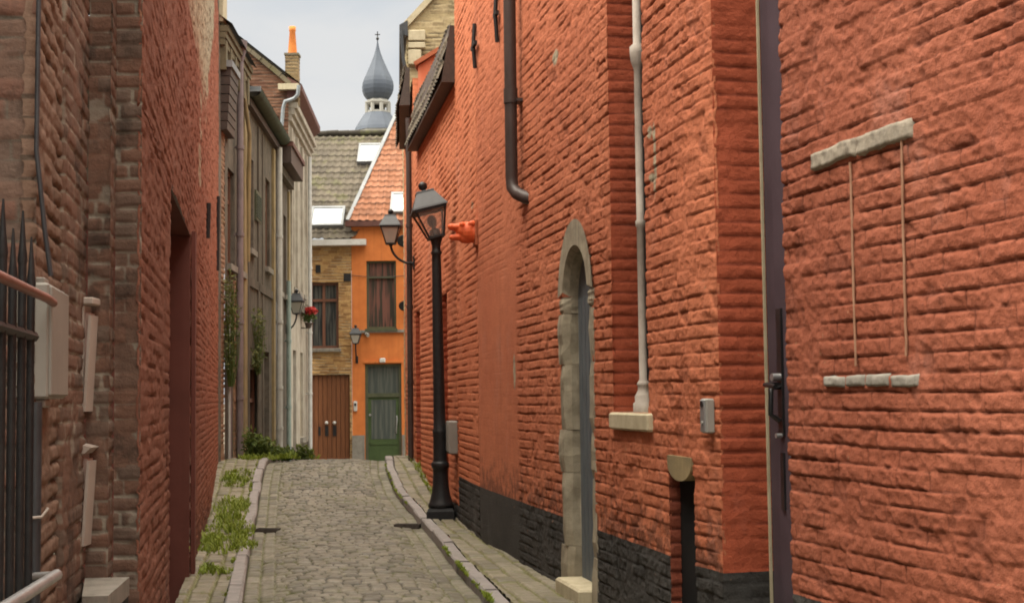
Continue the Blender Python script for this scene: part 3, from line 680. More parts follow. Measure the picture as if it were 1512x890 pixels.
# ------------------------------------------------------------------ things on that wall
s_,z_=onR(1051,613); z0=onR(1051,639)[1]; z1=onR(1051,588)[1]; hh=z1-z0
t=thing('door_intercom','narrow grey metal intercom box on the red brick beside the purple door','intercom',(*Rpt(s_,0.),z0),Rang(s_))
mb=MB(); mb.bevbox((0,.022,hh/2),(.075,.045,hh),.007); mb.build('housing',M['box_grey'],t,local=True)
mb=MB(); mb.bevbox((0,.047,hh/2),(.055,.008,hh*.94),.003); 
fp=mb.build('face_plate',M['steel'],t,local=True)
mb=MB(); mb.tube([(0,.05,hh*.84),(0,.0555,hh*.84)],.016,14); mb.build('camera_eye',M['handle'],t,local=True)
mb=MB(); mb.tube([(0,.05,hh*.30),(0,.056,hh*.30)],.009,12); mb.build('call_button',M['box_grey'],t,local=True)
# carved head
sa,za=onR(704,343); pc=Rpt(sa,0)
t=thing('carved_head','bright orange painted carved head with open jaws jutting from the right wall','carving',(pc.x,pc.y,za),Rang(sa)+math.pi/2)
mb=MB()
mb.ball((.085,0,.0),.092,14,(1.0,.95,1.12)); mb.ball((.13,0,.02),.082,12,(1.0,.9,1.0)); mb.ball((.03,0,-.01),.09,12,(1.,.95,1.1))
mb.ball((.195,0,.048),.052,12,(1.35,1.1,.72)); mb.ball((.245,0,.052),.040,10,(1.1,1.2,.85))
mb.ball((.19,0,-.05),.050,12,(1.35,1.05,.66)); mb.ball((.235,0,-.052),.036,10,(1.1,1.15,.85))
mb.ball((.11,0,-.06),.065,12,(1.2,.85,.8)); mb.ball((.15,-.055,.07),.026,10); mb.ball((.15,.055,.07),.026,10)
mb.ball((.05,-.06,.08),.035,10,(1.3,.7,.8)); mb.ball((.05,.06,.08),.035,10,(1.3,.7,.8))
hd=mb.build('head',M['head_paint'],t,local=True)
md=hd.modifiers.new('Remesh','REMESH'); md.mode='VOXEL'; md.voxel_size=.007; md.use_smooth_shade=True
md=hd.modifiers.new('Smooth','SMOOTH'); md.iterations=4
mb=MB(); mb.bevbox((.012,0,-.01),(.03,.20,.26),.01); mb.build('wall_block',M['paint_far'],t,local=True)
# ================================================================== RIGHT: lower house with the tiled pent roof
h2_=thing('painted_brick_house','lower orange painted brick house with a dark tiled pent roof behind the street lamp','house',(-1.08,18.5,0.2))
P5,P6=Vector(RW[5]),Vector(RW[6]); dR=(P6-P5).normalized(); nR=Vector((-dR.y,dR.x)); L2_=(P6-P5).length
def R2(s,off=0): return P5+dR*s+nR*off
yy=lambda Y:(Y-P5.y)/dR.y
n1=(yy(16.47),yy(17.02),-.6,2.62); n2=(yy(19.75),yy(20.36),-.6,2.62)
brick_wall('wall',[P5,P6],-.6,5.4,(M['paint_far'],M['tar']),h2_,1,rs=.03,rz=.0135,amp=.009,rough=.003,poff=.003,wob=.004,holes=[n1,n2],seed=15,split=.22,lip=.2)
for nn in(n1,n2):
    a=R2(nn[1]); b=R2(nn[1],-.22)
    brick_wall('reveal',[a,b],-.6,2.62,M['paint_jamb_shaded'],h2_,-1,rs=.03,rz=.0135,amp=.006,rough=.003,seed=16,lip=0)
    mb=MB(); mb.wallbox(R2(nn[0],-.2),R2(nn[1],-.2),-.6,2.6,0,.02); mb.build('door',M['wood'],h2_)
    mb=MB(); mb.wallbox(R2(nn[0]-.01,.0),R2(nn[1]+.01,.0),2.62,2.64,-.012,.22); mb.build('lintel',M['paint_jamb_shaded'],h2_)
# pent roof: a steep strip of dark tiles with a board below, following the wall
q0=atW(669,88,(P5.x-.1,P5.y),(P5.x-.1+dR.x,P5.y+dR.y)); 
mb=MB()
def pent(parent,S0,S1,zb0,zb1,ht,ov,mat,seed,offs=0.0):
    a=R2(S0,ov+offs); b=R2(S1,ov+offs); a2=R2(S0,.02+offs)
    U=np.array([b.x-a.x,b.y-a.y,zb1-zb0]); V=np.array([a2.x-a.x,a2.y-a.y,ht])
    # tiles as a relief sheet, and a solid body behind
    tile_roof('pent_roof_tiles',(a.x,a.y,zb0),U,V,np.linalg.norm(U),np.linalg.norm(V),mat,parent,tw=.19,th=.2,res=.03,amp=.02,seed=seed)
    m=MB(); c=R2(S1,.02+offs)
    m.hexa([(R2(S0,offs).x,R2(S0,offs).y,zb0-.05),(a.x,a.y,zb0-.05),(b.x,b.y,zb1-.05),(R2(S1,offs).x,R2(S1,offs).y,zb1-.05),
            (R2(S0,offs).x,R2(S0,offs).y,zb0+ht-.03),(R2(S0,.05+offs).x,R2(S0,.05+offs).y,zb0+ht-.03),(R2(S1,.05+offs).x,R2(S1,.05+offs).y,zb1+ht-.03),(R2(S1,offs).x,R2(S1,offs).y,zb1+ht-.03)])
    m.build('pent_roof_board',M['wood_dark'],parent)
zA=atW(668,138,P5,P6).z; zB=atW(632,218,P5,P6)
pent(h2_,.0,yy(19.9),4.93,4.93,.62,.15,M['roof_dark'],3)
# gable above it, facing down the street
YG=20.55
gl=[atY(618,200,YG),atY(617,98,YG),atY(670,63,YG),atY(690,52,YG),atY(690,200,YG)]
mb=MB(); f=[(p.x,p.y,p.z) for p in gl]; g=[(p.x,p.y+.3,p.z) for p in gl]
mb.add(f+g,[(0,1,2,3,4)[::-1],(5,6,7,8,9)]+[(i,(i+1)%5,5+(i+1)%5,5+i) for i in range(5)])
mb.build('gable_wall',M['orange_gable'],h2_)
mb=MB(); a,b=gl[1],gl[3]
dv=(b-a).normalized(); up=Vector((-dv.z,0,dv.x))
mb.hexa([a+up*.0+Vector((-.03,-.06,0)),b+Vector((0,-.06,0)),b+Vector((0,.36,0)),a+Vector((-.03,.36,0))]+[a+up*.06+Vector((-.03,-.06,0)),b+up*.06+Vector((0,-.06,0)),b+up*.06+Vector((0,.36,0)),a+up*.06+Vector((-.03,.36,0))])
mb.build('gable_coping',M['paint_far'],h2_)
mb=MB(); p=[atY(650,104,YG-.03),atY(657,88,YG-.03),atY(648,112,YG-.03),atY(625,170,YG-.03),atY(622,186,YG-.03),atY(633,150,YG-.03)]
# lead flashing where the pent roof meets the gable
a=atY(661,84,YG-.02); b=atY(624,188,YG-.02)
mb.tube([a,(a+b)/2+Vector((.02,0,.03)),b],.035,6); mb.build('roof_flashing',M['plaster_white'],h2_)
# ================================================================== RIGHT: tall house behind, yellow brick gable
h3=thing('gabled_house','tall house with a grey yellow brick gable rising behind the orange houses','house',(-1.6,23,0))
A3,B3=Vector((-1.43,20.62)),Vector((-1.9,25.0))
d3=(B3-A3).normalized(); n3=Vector((-d3.y,d3.x))
brick_wall('wall',[A3,B3],-.9,6.1,M['paint_far'],h3,1,rs=.05,rz=.02,amp=.008,rough=.003,seed=18,lip=.2)
YT=24.6
gp=[atY(601,200,YT),atY(601,42,YT),atY(641,-1,YT),atY(700,-60,YT),atY(720,-60,YT),atY(720,200,YT)]
def sheet_brick(name,poly,mat,parent,Y,seed,rs=.03,rz=.02,amp=.01):
    x0=min(p.x for p in poly); x1=max(p.x for p in poly); z0=min(p.z for p in poly); z1=max(p.z for p in poly)
    def inside(S,Z):
        X=S+x0; c=np.zeros(X.shape,bool); n=len(poly)
        for i in range(n):
            a,b=poly[i],poly[(i+1)%n]
            if abs(b.z-a.z)<1e-9: continue
            c^=((a.z>Z)!=(b.z>Z))&(X<(b.x-a.x)*(Z-a.z)/(b.z-a.z)+a.x)
        return c
    return brick_wall(name,[(x0,Y),(x1,Y)],z0,z1,mat,parent,-1,rs=rs,rz=rz,amp=amp,keepfn=inside,seed=seed,lip=0)
sheet_brick('gable_wall',gp,M['yellow_brick'],h3,YT,19)
mb=MB()
for (xa,ya,xb,yb) in((603,45,628,62),(603,63,628,73),(603,74,622,97)):
    a=atY(xa,yb,YT-.03); b=atY(xb,ya,YT-.03); mb.bevbox(((a.x+b.x)/2,YT-.03,(a.z+b.z)/2),(b.x-a.x,.12,b.z-a.z-.012),.012)
mb.build('corner_stone',M['cream_stone'],h3)
mb=MB()
for i in(1,2):
    a,b=gp[i],gp[i+1]; dv=(b-a).normalized(); up=Vector((-dv.z,0,dv.x))
    mb.hexa([a+Vector((0,-.07,0)),b+Vector((0,-.07,0)),b+Vector((0,.2,0)),a+Vector((0,.2,0))]+[a+up*.1+Vector((0,-.07,0)),b+up*.1+Vector((0,-.07,0)),b+up*.1+Vector((0,.2,0)),a+up*.1+Vector((0,.2,0))])
mb.build('gable_coping',M['cream_stone'],h3)
a=atY(590,38,YT-.05); z_=a.z
mb=MB(); mb.hexa([(a.x,YT-.1,z_-.16),(gp[1].x+.02,YT-.1,z_-.2),(gp[1].x-.35,28.8,z_-.2),(a.x-.35,28.8,z_-.16)]+[(a.x,YT-.1,z_),(gp[1].x+.02,YT-.1,z_+.08),(gp[1].x-.35,28.8,z_+.08),(a.x-.35,28.8,z_)]); mb.build('gutter',M['iron_grey'],h3)
a2=atY(597,100,YT-.02)
mb=MB(); mb.tube([(a.x+.04,YT-.12,z_-.1),(a.x+.05,YT-.12,z_-.35),(a2.x-.01,YT-.1,a2.z+.12),(a2.x+.04,YT-.1,a2.z-.1)],.03,8); mb.build('downpipe',M['iron_grey'],h3)
# side wall, roof and the hanging strip of tiles over the street
brick_wall('wall',[(gp[0].x,YT+.02),(gp[0].x-.4,28.8)],-.9,z_,M['yellow_brick'],h3,1,rs=.06,rz=.03,amp=.008,seed=20,lip=0)
mb=MB(); b=gp[3]; mb.add([(gp[1].x,YT,gp[1].z),(b.x,YT,b.z),(b.x,29,b.z),(gp[1].x-.4,29,gp[1].z)],[(0,1,2,3)]); mb.build('roof',M['roof_dark'],h3)
s0=0.0
a=atY(618,103,20.7); 
aN=atY(603,103,20.7); 
O0=Vector((-1.50,20.66)); O1=Vector((-1.80,24.4))
Uv=np.array([O1.x-O0.x,O1.y-O0.y,0]); zt_=atY(610,100,20.7).z; zb_=zt_-.30
tile_roof('eave_tiles',(O0.x-.15,O0.y,zb_-.25),Uv,np.array([.12,.02,.62]),np.linalg.norm(Uv),.62,M['roof_dark'],h3,tw=.2,th=.13,res=.03,amp=.02,seed=8)
mb=MB(); mb.hexa([(O0.x-.13,O0.y,zb_-.27),(O0.x+.03,O0.y,zb_-.27),(O1.x+.03,O1.y,zb_-.27),(O1.x-.13,O1.y,zb_-.27),(O0.x-.02,O0.y,zt_-.01),(O0.x+.03,O0.y,zt_-.01),(O1.x+.03,O1.y,zt_-.01),(O1.x-.02,O1.y,zt_-.01)]); mb.build('eave_board',M['wood_dark'],h3)
pz=atY(606,190,20.75)
mb=MB(); mb.tube([(pz.x-.03,20.72,pz.z+.15),(pz.x-.02,20.72,pz.z-.15),(-1.50,20.72,pz.z-.3),(-1.50,20.72,.3)],.042,12)
for z in(3.9,2.7,1.6): mb.tube([(-1.50,20.72,z),(-1.50,20.72,z+.05)],.05,12)
mb.build('downpipe',M['pipe_dark'],h3)
# ================================================================== END OF THE STREET: orange house
YE=36.0
eo=thing('orange_house','narrow bright orange house with green door and red pantile roof at the street end','house',(atY(562,676,YE).x,YE,-.45))
def X(px,py=585,Y=YE): return atY(px,py,Y).x
def Zp(py,px=560,Y=YE): return atY(px,py,Y).z
x0=X(520); x1=X(607)+1.5; zE=Zp(331)
ow=(X(541,435)-x0,X(585,435)-x0,Zp(485),Zp(385)); od=(X(539,607)-x0,X(593,607)-x0,-.6,Zp(537))
mb=MB(); panel(mb,(x0,YE),(x1,YE),-.9,zE,[ow,od],-1,.16); mb.build('wall',M['orange'],eo)
mb=MB(); mb.box(((x0+x1)/2,YE-.02,Zp(489)),(x1-x0+.0,.10,.07)); mb.build('string_course',M['grey_stone'],eo)
for a,b in((x0,x0+od[0]-.01),(x0+od[1]+.01,x1)):
    mb=MB(); mb.box(((a+b)/2,YE-.012,(Zp(642)-.9)/2),(b-a,.045,Zp(642)+.9)); mb.build('base_course',M['grey_stone'],eo)
# window
def frame_window(parent,xa,xb,za,zb,Y,fm,pm,transom=None,mull=None,fw=.06,name='window'):
    m=MB(); 
    for (a,b,c,e) in((xa,xa+fw,za,zb),(xb-fw,xb,za,zb),(xa+fw,xb-fw,za,za+fw),(xa+fw,xb-fw,zb-fw,zb)): m.box(((a+b)/2,Y,(c+e)/2),(b-a,.07,e-c))
    if transom: m.box(((xa+xb)/2,Y-.003,transom),(xb-xa-2*fw,.07,fw))
    if mull: 
        for q in mull: m.box((q,Y+.003,(za+zb)/2),(fw*1.1,.06,zb-za-2*fw))
    f=m.build(name,fm,parent)
    m=MB(); m.box(((xa+xb)/2,Y+.03,(za+zb)/2),(xb-xa-.01,.012,zb-za-.01)); m.build('pane',pm,f)
    return f
frame_window(eo,x0+ow[0],x0+ow[1],ow[2],ow[3],YE+.11,M['green_dark'],M['pane_red'],Zp(409),None,.05)
mb=MB(); mb.box((x0+(ow[0]+ow[1])/2,YE-.03,ow[2]-.035),(ow[1]-ow[0]+.06,.14,.06)); mb.build('window_sill',M['green_dark'],eo)
# door with glazed top light
xa,xb=x0+od[0],x0+od[1]; tz=Zp(583)
mb=MB()
for (a,b,c,e) in((xa,xa+.07,-.5,od[3]),(xb-.07,xb,-.5,od[3]),(xa+.07,xb-.07,od[3]-.06,od[3]),(xa+.07,xb-.07,tz-.05,tz+.05)): mb.box(((a+b)/2,YE+.10,(c+e)/2),(b-a,.09,e-c))
mb.build('door_frame',M['green_dark'],eo)
mb=MB(); mb.box(((xa+xb)/2,YE+.125,(od[3]+tz)/2),(xb-xa-.1,.012,od[3]-tz-.08)); mb.build('fanlight',M['pane_grey'],eo)
mb=MB(); mb.box(((xa+xb)/2,YE+.12,(tz-.5)/2),(xb-xa-.13,.05,tz+.5-.06))
gz0,gz1=Zp(648),Zp(590)
for q in(.11,xb-xa-.11-.0): pass
mb.box(((xa+xb)/2,YE+.088,gz0-.10),(xb-xa-.22,.02,.08)); dr=mb.build('door',M['green'],eo)
mb=MB(); mb.box(((xa+xb)/2,YE+.092,(gz0+gz1)/2),(xb-xa-.30,.008,gz1-gz0)); mb.build('pane',M['pane_grey'],dr)
mb=MB(); mb.tube([(xb-.14,YE+.08,Zp(640)+.0),(xb-.14,YE+.05,Zp(636)),(xb-.12,YE+.05,Zp(618)),(xb-.13,YE+.08,Zp(614))],.014,8); mb.build('handle',M['steel'],dr)
mb=MB(); mb.tube([(xa+.12,YE+.09,Zp(612)),(xa+.12,YE+.05,Zp(612))],.03,10); mb.build('lock',M['steel'],dr)
mb=MB(); mb.box(((xa+xb)/2,YE-.02,od[3]+.05),(xb-xa+.04,.06,.05)); mb.build('drip_mould',M['orange'],eo)
mb=MB(); mb.bevbox((X(565,533),YE-.045,Zp(532)),(.15,.08,.12),.02); mb.build('door_lamp',M['white_paint'],eo)
mb=MB(); mb.tube([(X(520),YE-.03,Zp(406)),(X(560),YE-.03,Zp(410)),(X(606),YE-.03,Zp(407))],.009,6); mb.build('wall_cable',M['pipe_dark'],eo)
# orange house roof with hip along the left, red pantiles
mb=MB(); mb.box(((x0+x1)/2-.05,YE-.10,zE+.0),(x1-x0+.18,.16,.13)); mb.build('gutter',M['soffit'],eo)
pitch=R(47); Vr=(0,math.cos(pitch),math.sin(pitch)); Or=(x0-.1,YE-.15,zE+.06)
hipk=None
apexp=atY(592,178,YE+3.35)
Lr=5.2
hip_dx=(apexp.x-(x0-.1)); hv=(apexp.y-(YE-.15))/math.cos(pitch); kx=hip_dx/hv
tile_roof('roof',Or,(1,0,0),Vr,x1-x0+1.8,Lr,M['roof_red'],eo,keepfn=lambda U,V:(U>V*kx),tw=.19,th=.23,res=.03,amp=.024,seed=31)
mb=MB()
hp=[Vector(Or)+Vector(Vr)*(Lr*k/10)+Vector((kx*Lr*k/10,0,.03)) for k in range(11)]
nr=Vector((0,-math.sin(pitch),math.cos(pitch)))
for a,b in zip(hp,hp[1:]):
    w=.06; s=Vector((w,0,0)); mb.hexa([a-s-nr*.08,a+s-nr*.03,b+s-nr*.03,b-s-nr*.08,a-s*.4+nr*.04,a+s+nr*.02,b+s+nr*.02,b-s*.4+nr*.04])
mb.build('hip_flashing',M['lead'],eo)
mb=MB(); e=hp[-1]; mb.add([Or,(hp[-1].x,hp[-1].y,hp[-1].z),(Or[0]-.1,YE+3.6,zE)],[(0,1,2)]); mb.build('roof_side',M['roof_red'],eo)
def skylight(parent,pO,pU,pV,nrm,c,wu,wv,lab):
    """roof window lying on the slope"""
    U=Vector(pU).normalized(); V=Vector(pV).normalized(); N=Vector(nrm).normalized(); c=Vector(c)
    def q(u,v,n): return c+U*u+V*v+N*n
    def bar(m,u0,u1,v0,v1,n0,n1): m.hexa([q(u0,v0,n0),q(u1,v0,n0),q(u1,v1,n0),q(u0,v1,n0),q(u0,v0,n1),q(u1,v0,n1),q(u1,v1,n1),q(u0,v1,n1)])
    m=MB(); f=.07
    bar(m,-wu/2,wu/2,-wv/2,-wv/2+f,-.05,.11); bar(m,-wu/2,wu/2,wv/2-f,wv/2,-.05,.11); bar(m,-wu/2,-wu/2+f,-wv/2+f,wv/2-f,-.05,.108); bar(m,wu/2-f,wu/2,-wv/2+f,wv/2-f,-.05,.108)
    fr=m.build('skylight',M['lead'],parent)
    m=MB(); bar(m,-wu/2+f,wu/2-f,-wv/2+f,wv/2-f,.05,.085); m.build('pane',M['pane_sky'],fr)
def on_slope(px,py,O,V):
    """where the sight line meets the roof plane through O spanned by X and V"""
    r=Vector(ray(px,py)); N=Vector((1,0,0)).cross(Vector(V)); o=Vector((0,0,EZ)); t=(Vector(O)-o).dot(N)/r.dot(N); return o+r*t
def put_sky(parent,O,V,px0,py0,px1,py1):
    a=on_slope(px0,py1,O,V); b=on_slope(px1,py1,O,V); c=on_slope(px0,py0,O,V); ct=(b+on_slope(px0,py0,O,V))/2
    wv=(c-a).dot(Vector(V).normalized()); N=Vector((1,0,0)).cross(Vector(V)); N=N if N.z>0 else -N
    skylight(parent,O,(1,0,0),V,N,ct,b.x-a.x,wv,'')
put_sky(eo,Or,Vr,577,288,612,317)
# ------------------------------------------------------------------ tan brick house with the wooden double door
et=thing('tan_brick_house','tan brick house with brown wooden double door and weathered tiles at the street end','house',(X(488),YE,-.45))
x2=X(449); x3=X(520)-.004
zg=Zp(358,487)
tw=(X(457,465)-x2,X(500,465)-x2,Zp(513),Zp(416)); td=(X(456,610)-x2,X(516.5,610)-x2,-.6,Zp(552))
brick_wall('wall',[(x2,YE),(x3,YE)],-.9,zg,M['tan_brick'],et,-1,rs=.03,rz=.018,amp=.012,rough=.008,holes=[tw,td],seed=41,lip=0,wob=.02)
mb=MB()
for a,b,c,e in(tw,td):
    xa,xb=x2+a,x2+b; mb.add([(xa,YE,c),(xb,YE,c),(xb,YE,e),(xa,YE,e),(xa,YE+.2,c),(xb,YE+.2,c),(xb,YE+.2,e),(xa,YE+.2,e)],[(0,1,5,4),(1,2,6,5),(2,3,7,6),(3,0,4,7)])
mb.build('reveal',M['plaster_dark'],et)
xa,xb=x2+tw[0],x2+tw[1]
frame_window(et,xa,xb,tw[2],tw[3],YE+.12,M['wood_frame'],M['pane'],Zp(442),[X(477.5,465)],.065)
mb=MB(); mb.bevbox(((xa+xb)/2,YE-.03,tw[2]-.05),(xb-xa+.12,.16,.09),.01); mb.build('window_sill',M['grey_stone'],et)
xa,xb=x2+td[0],x2+td[1]
mb=MB(); n=9; zt_=td[3]
for k in range(n):
    a=xa+.01+(xb-xa-.02)*k/n; b=xa+.01+(xb-xa-.02)*(k+1)/n-.008
    mb.bevbox(((a+b)/2,YE+.10,(zt_-.62)/2),(b-a,.05,zt_+.6),.008)
dr=mb.build('double_door',M['wood'],et)
mb=MB(); mb.box(((xa+xb)/2,YE+.15,(zt_-.62)/2),(xb-xa,.03,zt_+.62)); mb.build('backing',M['wood_dark'],dr)  # dark panel added to stop light showing between the boards
xm=(xa+xb)/2
for k,q in enumerate((-.17,.0,.15)):
    pass
for q in(-.075,.125):
    mb=MB(); mb.box((xm+q,YE+.07,Zp(635)),(.085,.02,.26)); lp=mb.build('lock_plate',M['handle'],dr)
    mb=MB(); mb.ball((xm+q,YE+.03,Zp(623)),.045,10); mb.build('door_knob',M['white_paint'],lp)
mb=MB(); mb.box((xm-.26,YE+.07,Zp(635)),(.05,.02,.22)); mb.build('letter_slot',M['handle'],dr)
mb=MB(); mb.box((x2+.55,YE-.14,zg-.02),(x3-x2+.9,.20,.15)); 
me_=mb.build('gutter',M['white_paint'],et)
mb=MB(); mb.box((X(513,410),YE-.01,Zp(409)),(.18,.05,.2)); mb.build('vent',M['handle'],et)
mb=MB(); mb.box((X(470,395),YE-.01,Zp(396)),(.12,.05,.2)); mb.build('vent',M['handle'],et)
pt2=R(45); Vt=(0,math.cos(pt2),math.sin(pt2)); Ot=(x2-.4,YE-.2,zg+.06)
rp=on_slope(500,198,Ot,Vt); Lt=(rp-Vector(Ot)).dot(Vector(Vt))
tile_roof('roof',Ot,(1,0,0),Vt,x3-x2+2.2,Lt,M['roof_mud'],et,keepfn=lambda U,V:(U<x3-x2+.42+V*.62),tw=.185,th=.26,res=.03,amp=.024,seed=33)
mb=MB(); rr_=random.Random(2); q=Vector(Ot)+Vector(Vt)*Lt
for k in range(15): mb.tube([(q.x+k*.3,q.y,q.z+rr_.uniform(-.01,.015)),(q.x+k*.3+.31,q.y,q.z+rr_.uniform(-.01,.015))],[.09,.105],10)
mb.build('ridge_tiles',M['roof_mud'],et)
mb=MB(); mb.add([(q.x,q.y,q.z),(q.x+5,q.y,q.z),(q.x+5,q.y+5,zg),(q.x,q.y+5,zg)],[(0,1,2,3)]); mb.build('roof_back',M['roof_dark'],et)
put_sky(et,Ot,Vt,529,216,563,243); put_sky(et,Ot,Vt,459,309,509,337)
# ================================================================== church tower far behind
YC=150.; cx=atY(558,150,YC).x; zc=lambda py:atY(558,py,YC).z; kc=YC/2090
tower=thing('church_tower','slate onion dome with lantern and cross of a church tower above the far roofs','church tower',(cx,YC,-.7))
mb=MB(); base=zc(194)
prof=[(2.35,-.7),(2.35,base-.35),(2.55,base-.3),(2.55,base-.1)]; mb.lathe(prof,(cx,YC,0),8,False,R(22.5)); mb.build('shaft',M['tower_stone'],tower)
mb=MB(); w=lambda hw:hw*kc*1.04
prof=[(w(35),base-.1),(w(33),zc(190)),(w(29),zc(183)),(w(24.5),zc(176)),(w(20.5),zc(170)),(w(19),zc(168))]; mb.lathe(prof,(cx,YC,0),8,False,R(22.5)); mb.build('lower_roof',M['slate'],tower)
mb=MB(); zl,zu=zc(168),zc(155)
for k in range(8):
    a=R(22.5)+k*math.pi/4; mb.tube([(cx+w(16.5)*math.cos(a),YC+w(16.5)*math.sin(a),zl),(cx+w(16.5)*math.cos(a),YC+w(16.5)*math.sin(a),zu)],.22,6,smooth=False)
mb.lathe([(w(17.5),zl-.05),(w(17.5),zl+.22),(w(15.8),zl+.24)],(cx,YC,0),8,False,R(22.5))
mb.lathe([(w(17),zu-.12),(w(18.3),zu),(w(19.3),zu+.12),(w(19.3),zu+.26),(w(16),zu+.36),(w(15),zc(148))],(cx,YC,0),8,False,R(22.5)); mb.build('lantern',M['tower_stone'],tower)
mb=MB(); mb.lathe([(w(9),zl),(w(9),zu)],(cx,YC,0),8,False,R(22.5)); mb.build('lantern_core',M['dark_void'],tower)
mb=MB()
on_=[(148,14.5),(145,18),(140,21.3),(134,23.2),(128,23.6),(122,22.7),(116,20.6),(110,17.8),(104,15),(98,12.3),(92,9.6),(86,7.2),(80,5.),(74,3.2),(68,1.8),(64,1.1),(60,.8)]
mb.lathe([(w(r),zc(y)) for y,r in on_],(cx,YC,0),8,False,R(22.5)+R(12)); mb.build('onion_dome',M['slate'],tower)
mb=MB(); mb.tube([(cx,YC,zc(61)),(cx,YC,zc(47))],.06,6); mb.ball((cx,YC,zc(57.5)),.17,10); mb.box((cx,YC,zc(51.5)),(.55,.08,.09)); mb.build('cross',M['iron'],tower)
# ================================================================== LEFT: red painted house with a wide recess
red=thing('red_brick_house','dull red painted brick house with deep wide doorway on the left side','house',(LW(12),12.,0))
def Lp(Y,off=0.):   # plan point on the left wall line, moved 'off' into the street
    d=Vector((-.185,1)).normalized(); n=Vector((d.y,-d.x)); return Vector((LW(Y),Y))+n*off
kL=math.hypot(1,.185)
YA,YB=6.16,20.8
def onL(px,py):
    p=atW(px,py,(LW(0),0),(LW(10),10)); return (p.y-YA)*kL,p.z
so0,zo0=onL(252,265); so1,zo1=onL(281,341); zo=2.70
pa=[onL(276,-10),onL(286,40),onL(296,110),onL(300,160)]; pb=[onL(318,-10),onL(314,60),onL(309,110),onL(304,160)]
def patch_L(S,Z):
    zz=[q[1] for q in pa][::-1]; sa=[q[0] for q in pa][::-1]; za=[q[1] for q in pb][::-1]; sb=[q[0] for q in pb][::-1]
    lo=np.interp(Z,zz,sa); hi=np.interp(Z,za,sb); n=1.1*(fbm(S*2.2,Z*6,4,71)-.5)
    t=sstep(-.15,.15,S-lo+n)*sstep(-.15,.15,hi-S+n)*sstep(min(zz)-.1,min(zz)+.5,Z+.5*n)
    for px,py,a,b in((297,150,.25,.12),(296,190,.3,.1),(295,232,.35,.12),(295,258,.35,.1)):
        s,z=onL(px,py); t=np.maximum(t,.8*blob(S,Z,s,z,a,b,80+py))
    return t
cr_=[onL(306,330),onL(316,410)]
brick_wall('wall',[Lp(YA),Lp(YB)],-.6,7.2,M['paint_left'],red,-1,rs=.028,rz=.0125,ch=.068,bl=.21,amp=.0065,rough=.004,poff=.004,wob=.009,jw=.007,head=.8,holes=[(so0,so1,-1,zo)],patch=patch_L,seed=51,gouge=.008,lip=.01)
d=Vector((-.185,1)).normalized(); nL=Vector((d.y,-d.x))
def Ls(s,off=0.): return Lp(YA)+d*s+nL*off
mb=MB(); 
a,b=Ls(so1,.0),Ls(so1,-.62); mb.add([(a.x,a.y,-.6),(b.x,b.y,-.6),(b.x,b.y,zo),(a.x,a.y,zo)],[(0,1,2,3)])
a0,b0=Ls(so0,-.02),Ls(so0,-.62); mb.add([(a0.x,a0.y,-.6),(b0.x,b0.y,-.6),(b0.x,b0.y,zo),(a0.x,a0.y,zo)],[(0,1,2,3)])
mb.add([(a.x,a.y,zo),(b.x,b.y,zo),(b0.x,b0.y,zo),(a0.x,a0.y,zo)],[(0,1,2,3)])
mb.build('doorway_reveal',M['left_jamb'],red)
mb=MB(); mb.wallbox(Ls(so0,-.58),Ls(so1,-.58),-.5,zo,0,.04)
for k in range(5):
    q=so0+(so1-so0)*(k+.04)/5; q2=so0+(so1-so0)*(k+.96)/5; mb.wallbox(Ls(q2,-.579),Ls(q,-.579),.1,zo-.1,0,.03)
mb.build('garage_door',M['wood_dark'],red)
mb=MB(); mb.wallbox(Ls(so1+.12,.006),Ls(so1+.32,.006),-.3,2.75,.0,.03); mb.build('render_strip',M['left_jamb'],red)
for px,y0,y1 in((305,300,352),(320,290,400)):
    sa,zt_=onL(px,y0); _,zb_=onL(px,y1); mb=MB(); mb.tube([(*Ls(sa,.01),zb_),(*Ls(sa,.02),zt_)],.03,6); mb.build('wall_anchor',M['iron'],red)
mb=MB(); e0,e1=Ls(0,0),Ls((YB-YA)*kL,0); mb.hexa([(e0.x,e0.y,7.15),(e1.x,e1.y,7.15),(e1.x-5,e1.y,7.15),(e0.x-5,e0.y,7.15),(e0.x+.0,e0.y,7.3),(e1.x,e1.y,7.3),(e1.x-5,e1.y,9.5),(e0.x-5,e0.y,9.5)]); mb.build('roof',M['roof_dark'],red)
mb=MB(); mb.wallbox(e1,(e1.x-5,e1.y),-.6,7.14,0,.2); mb.build('end_wall',M['old_brick'],red)
# ================================================================== LEFT: nearest house of old bare brick, stepping back in piers
old=thing('old_brick_house','weathered brown bare brick house front stepping back in piers at the left edge','house',(-1.7,5.3,0))
def xs(px,Y): return (px-756)/2090*Y
c0=Vector((LW(6.16),6.16)); c1=Vector((xs(168,6.16),6.16)); c2=Vector((xs(160,5.92),5.92)); c3=Vector((xs(127,5.92),5.92)); c4=Vector((xs(99,5.25)-.012,5.25)); c5=Vector((xs(50,4.49),4.49)); c6=Vector((-3.2,4.49))
def pier(name,a,b,mat,seed,**k):   # seen from the street: path runs so that the street lies on its left
    return brick_wall(name,[a,b],-.6,5.6,mat,old,k.pop('side',1),rs=.014,rz=.0105,seed=seed,s_off=seed*.37,**k)
kw=dict(ch=.066,bl=.20,amp=.0065,rough=.003,poff=.004,wob=.006,head=1.,gouge=.004,jw=.008)
pier('pier_face',c0,c1,M['red_brick'],61,lip=0,**kw)
pier('pier_side',c1+Vector((0,.0)),c2,M['red_brick'],62,lip=0,**kw)
pier('pier_face',c2,c3,M['red_brick'],63,lip=0,**kw)
pier('quoin',c3,c4+Vector((.0,0)),M['red_brick'],64,lip=.03,**kw)
o4=Vector((-.05,.0))
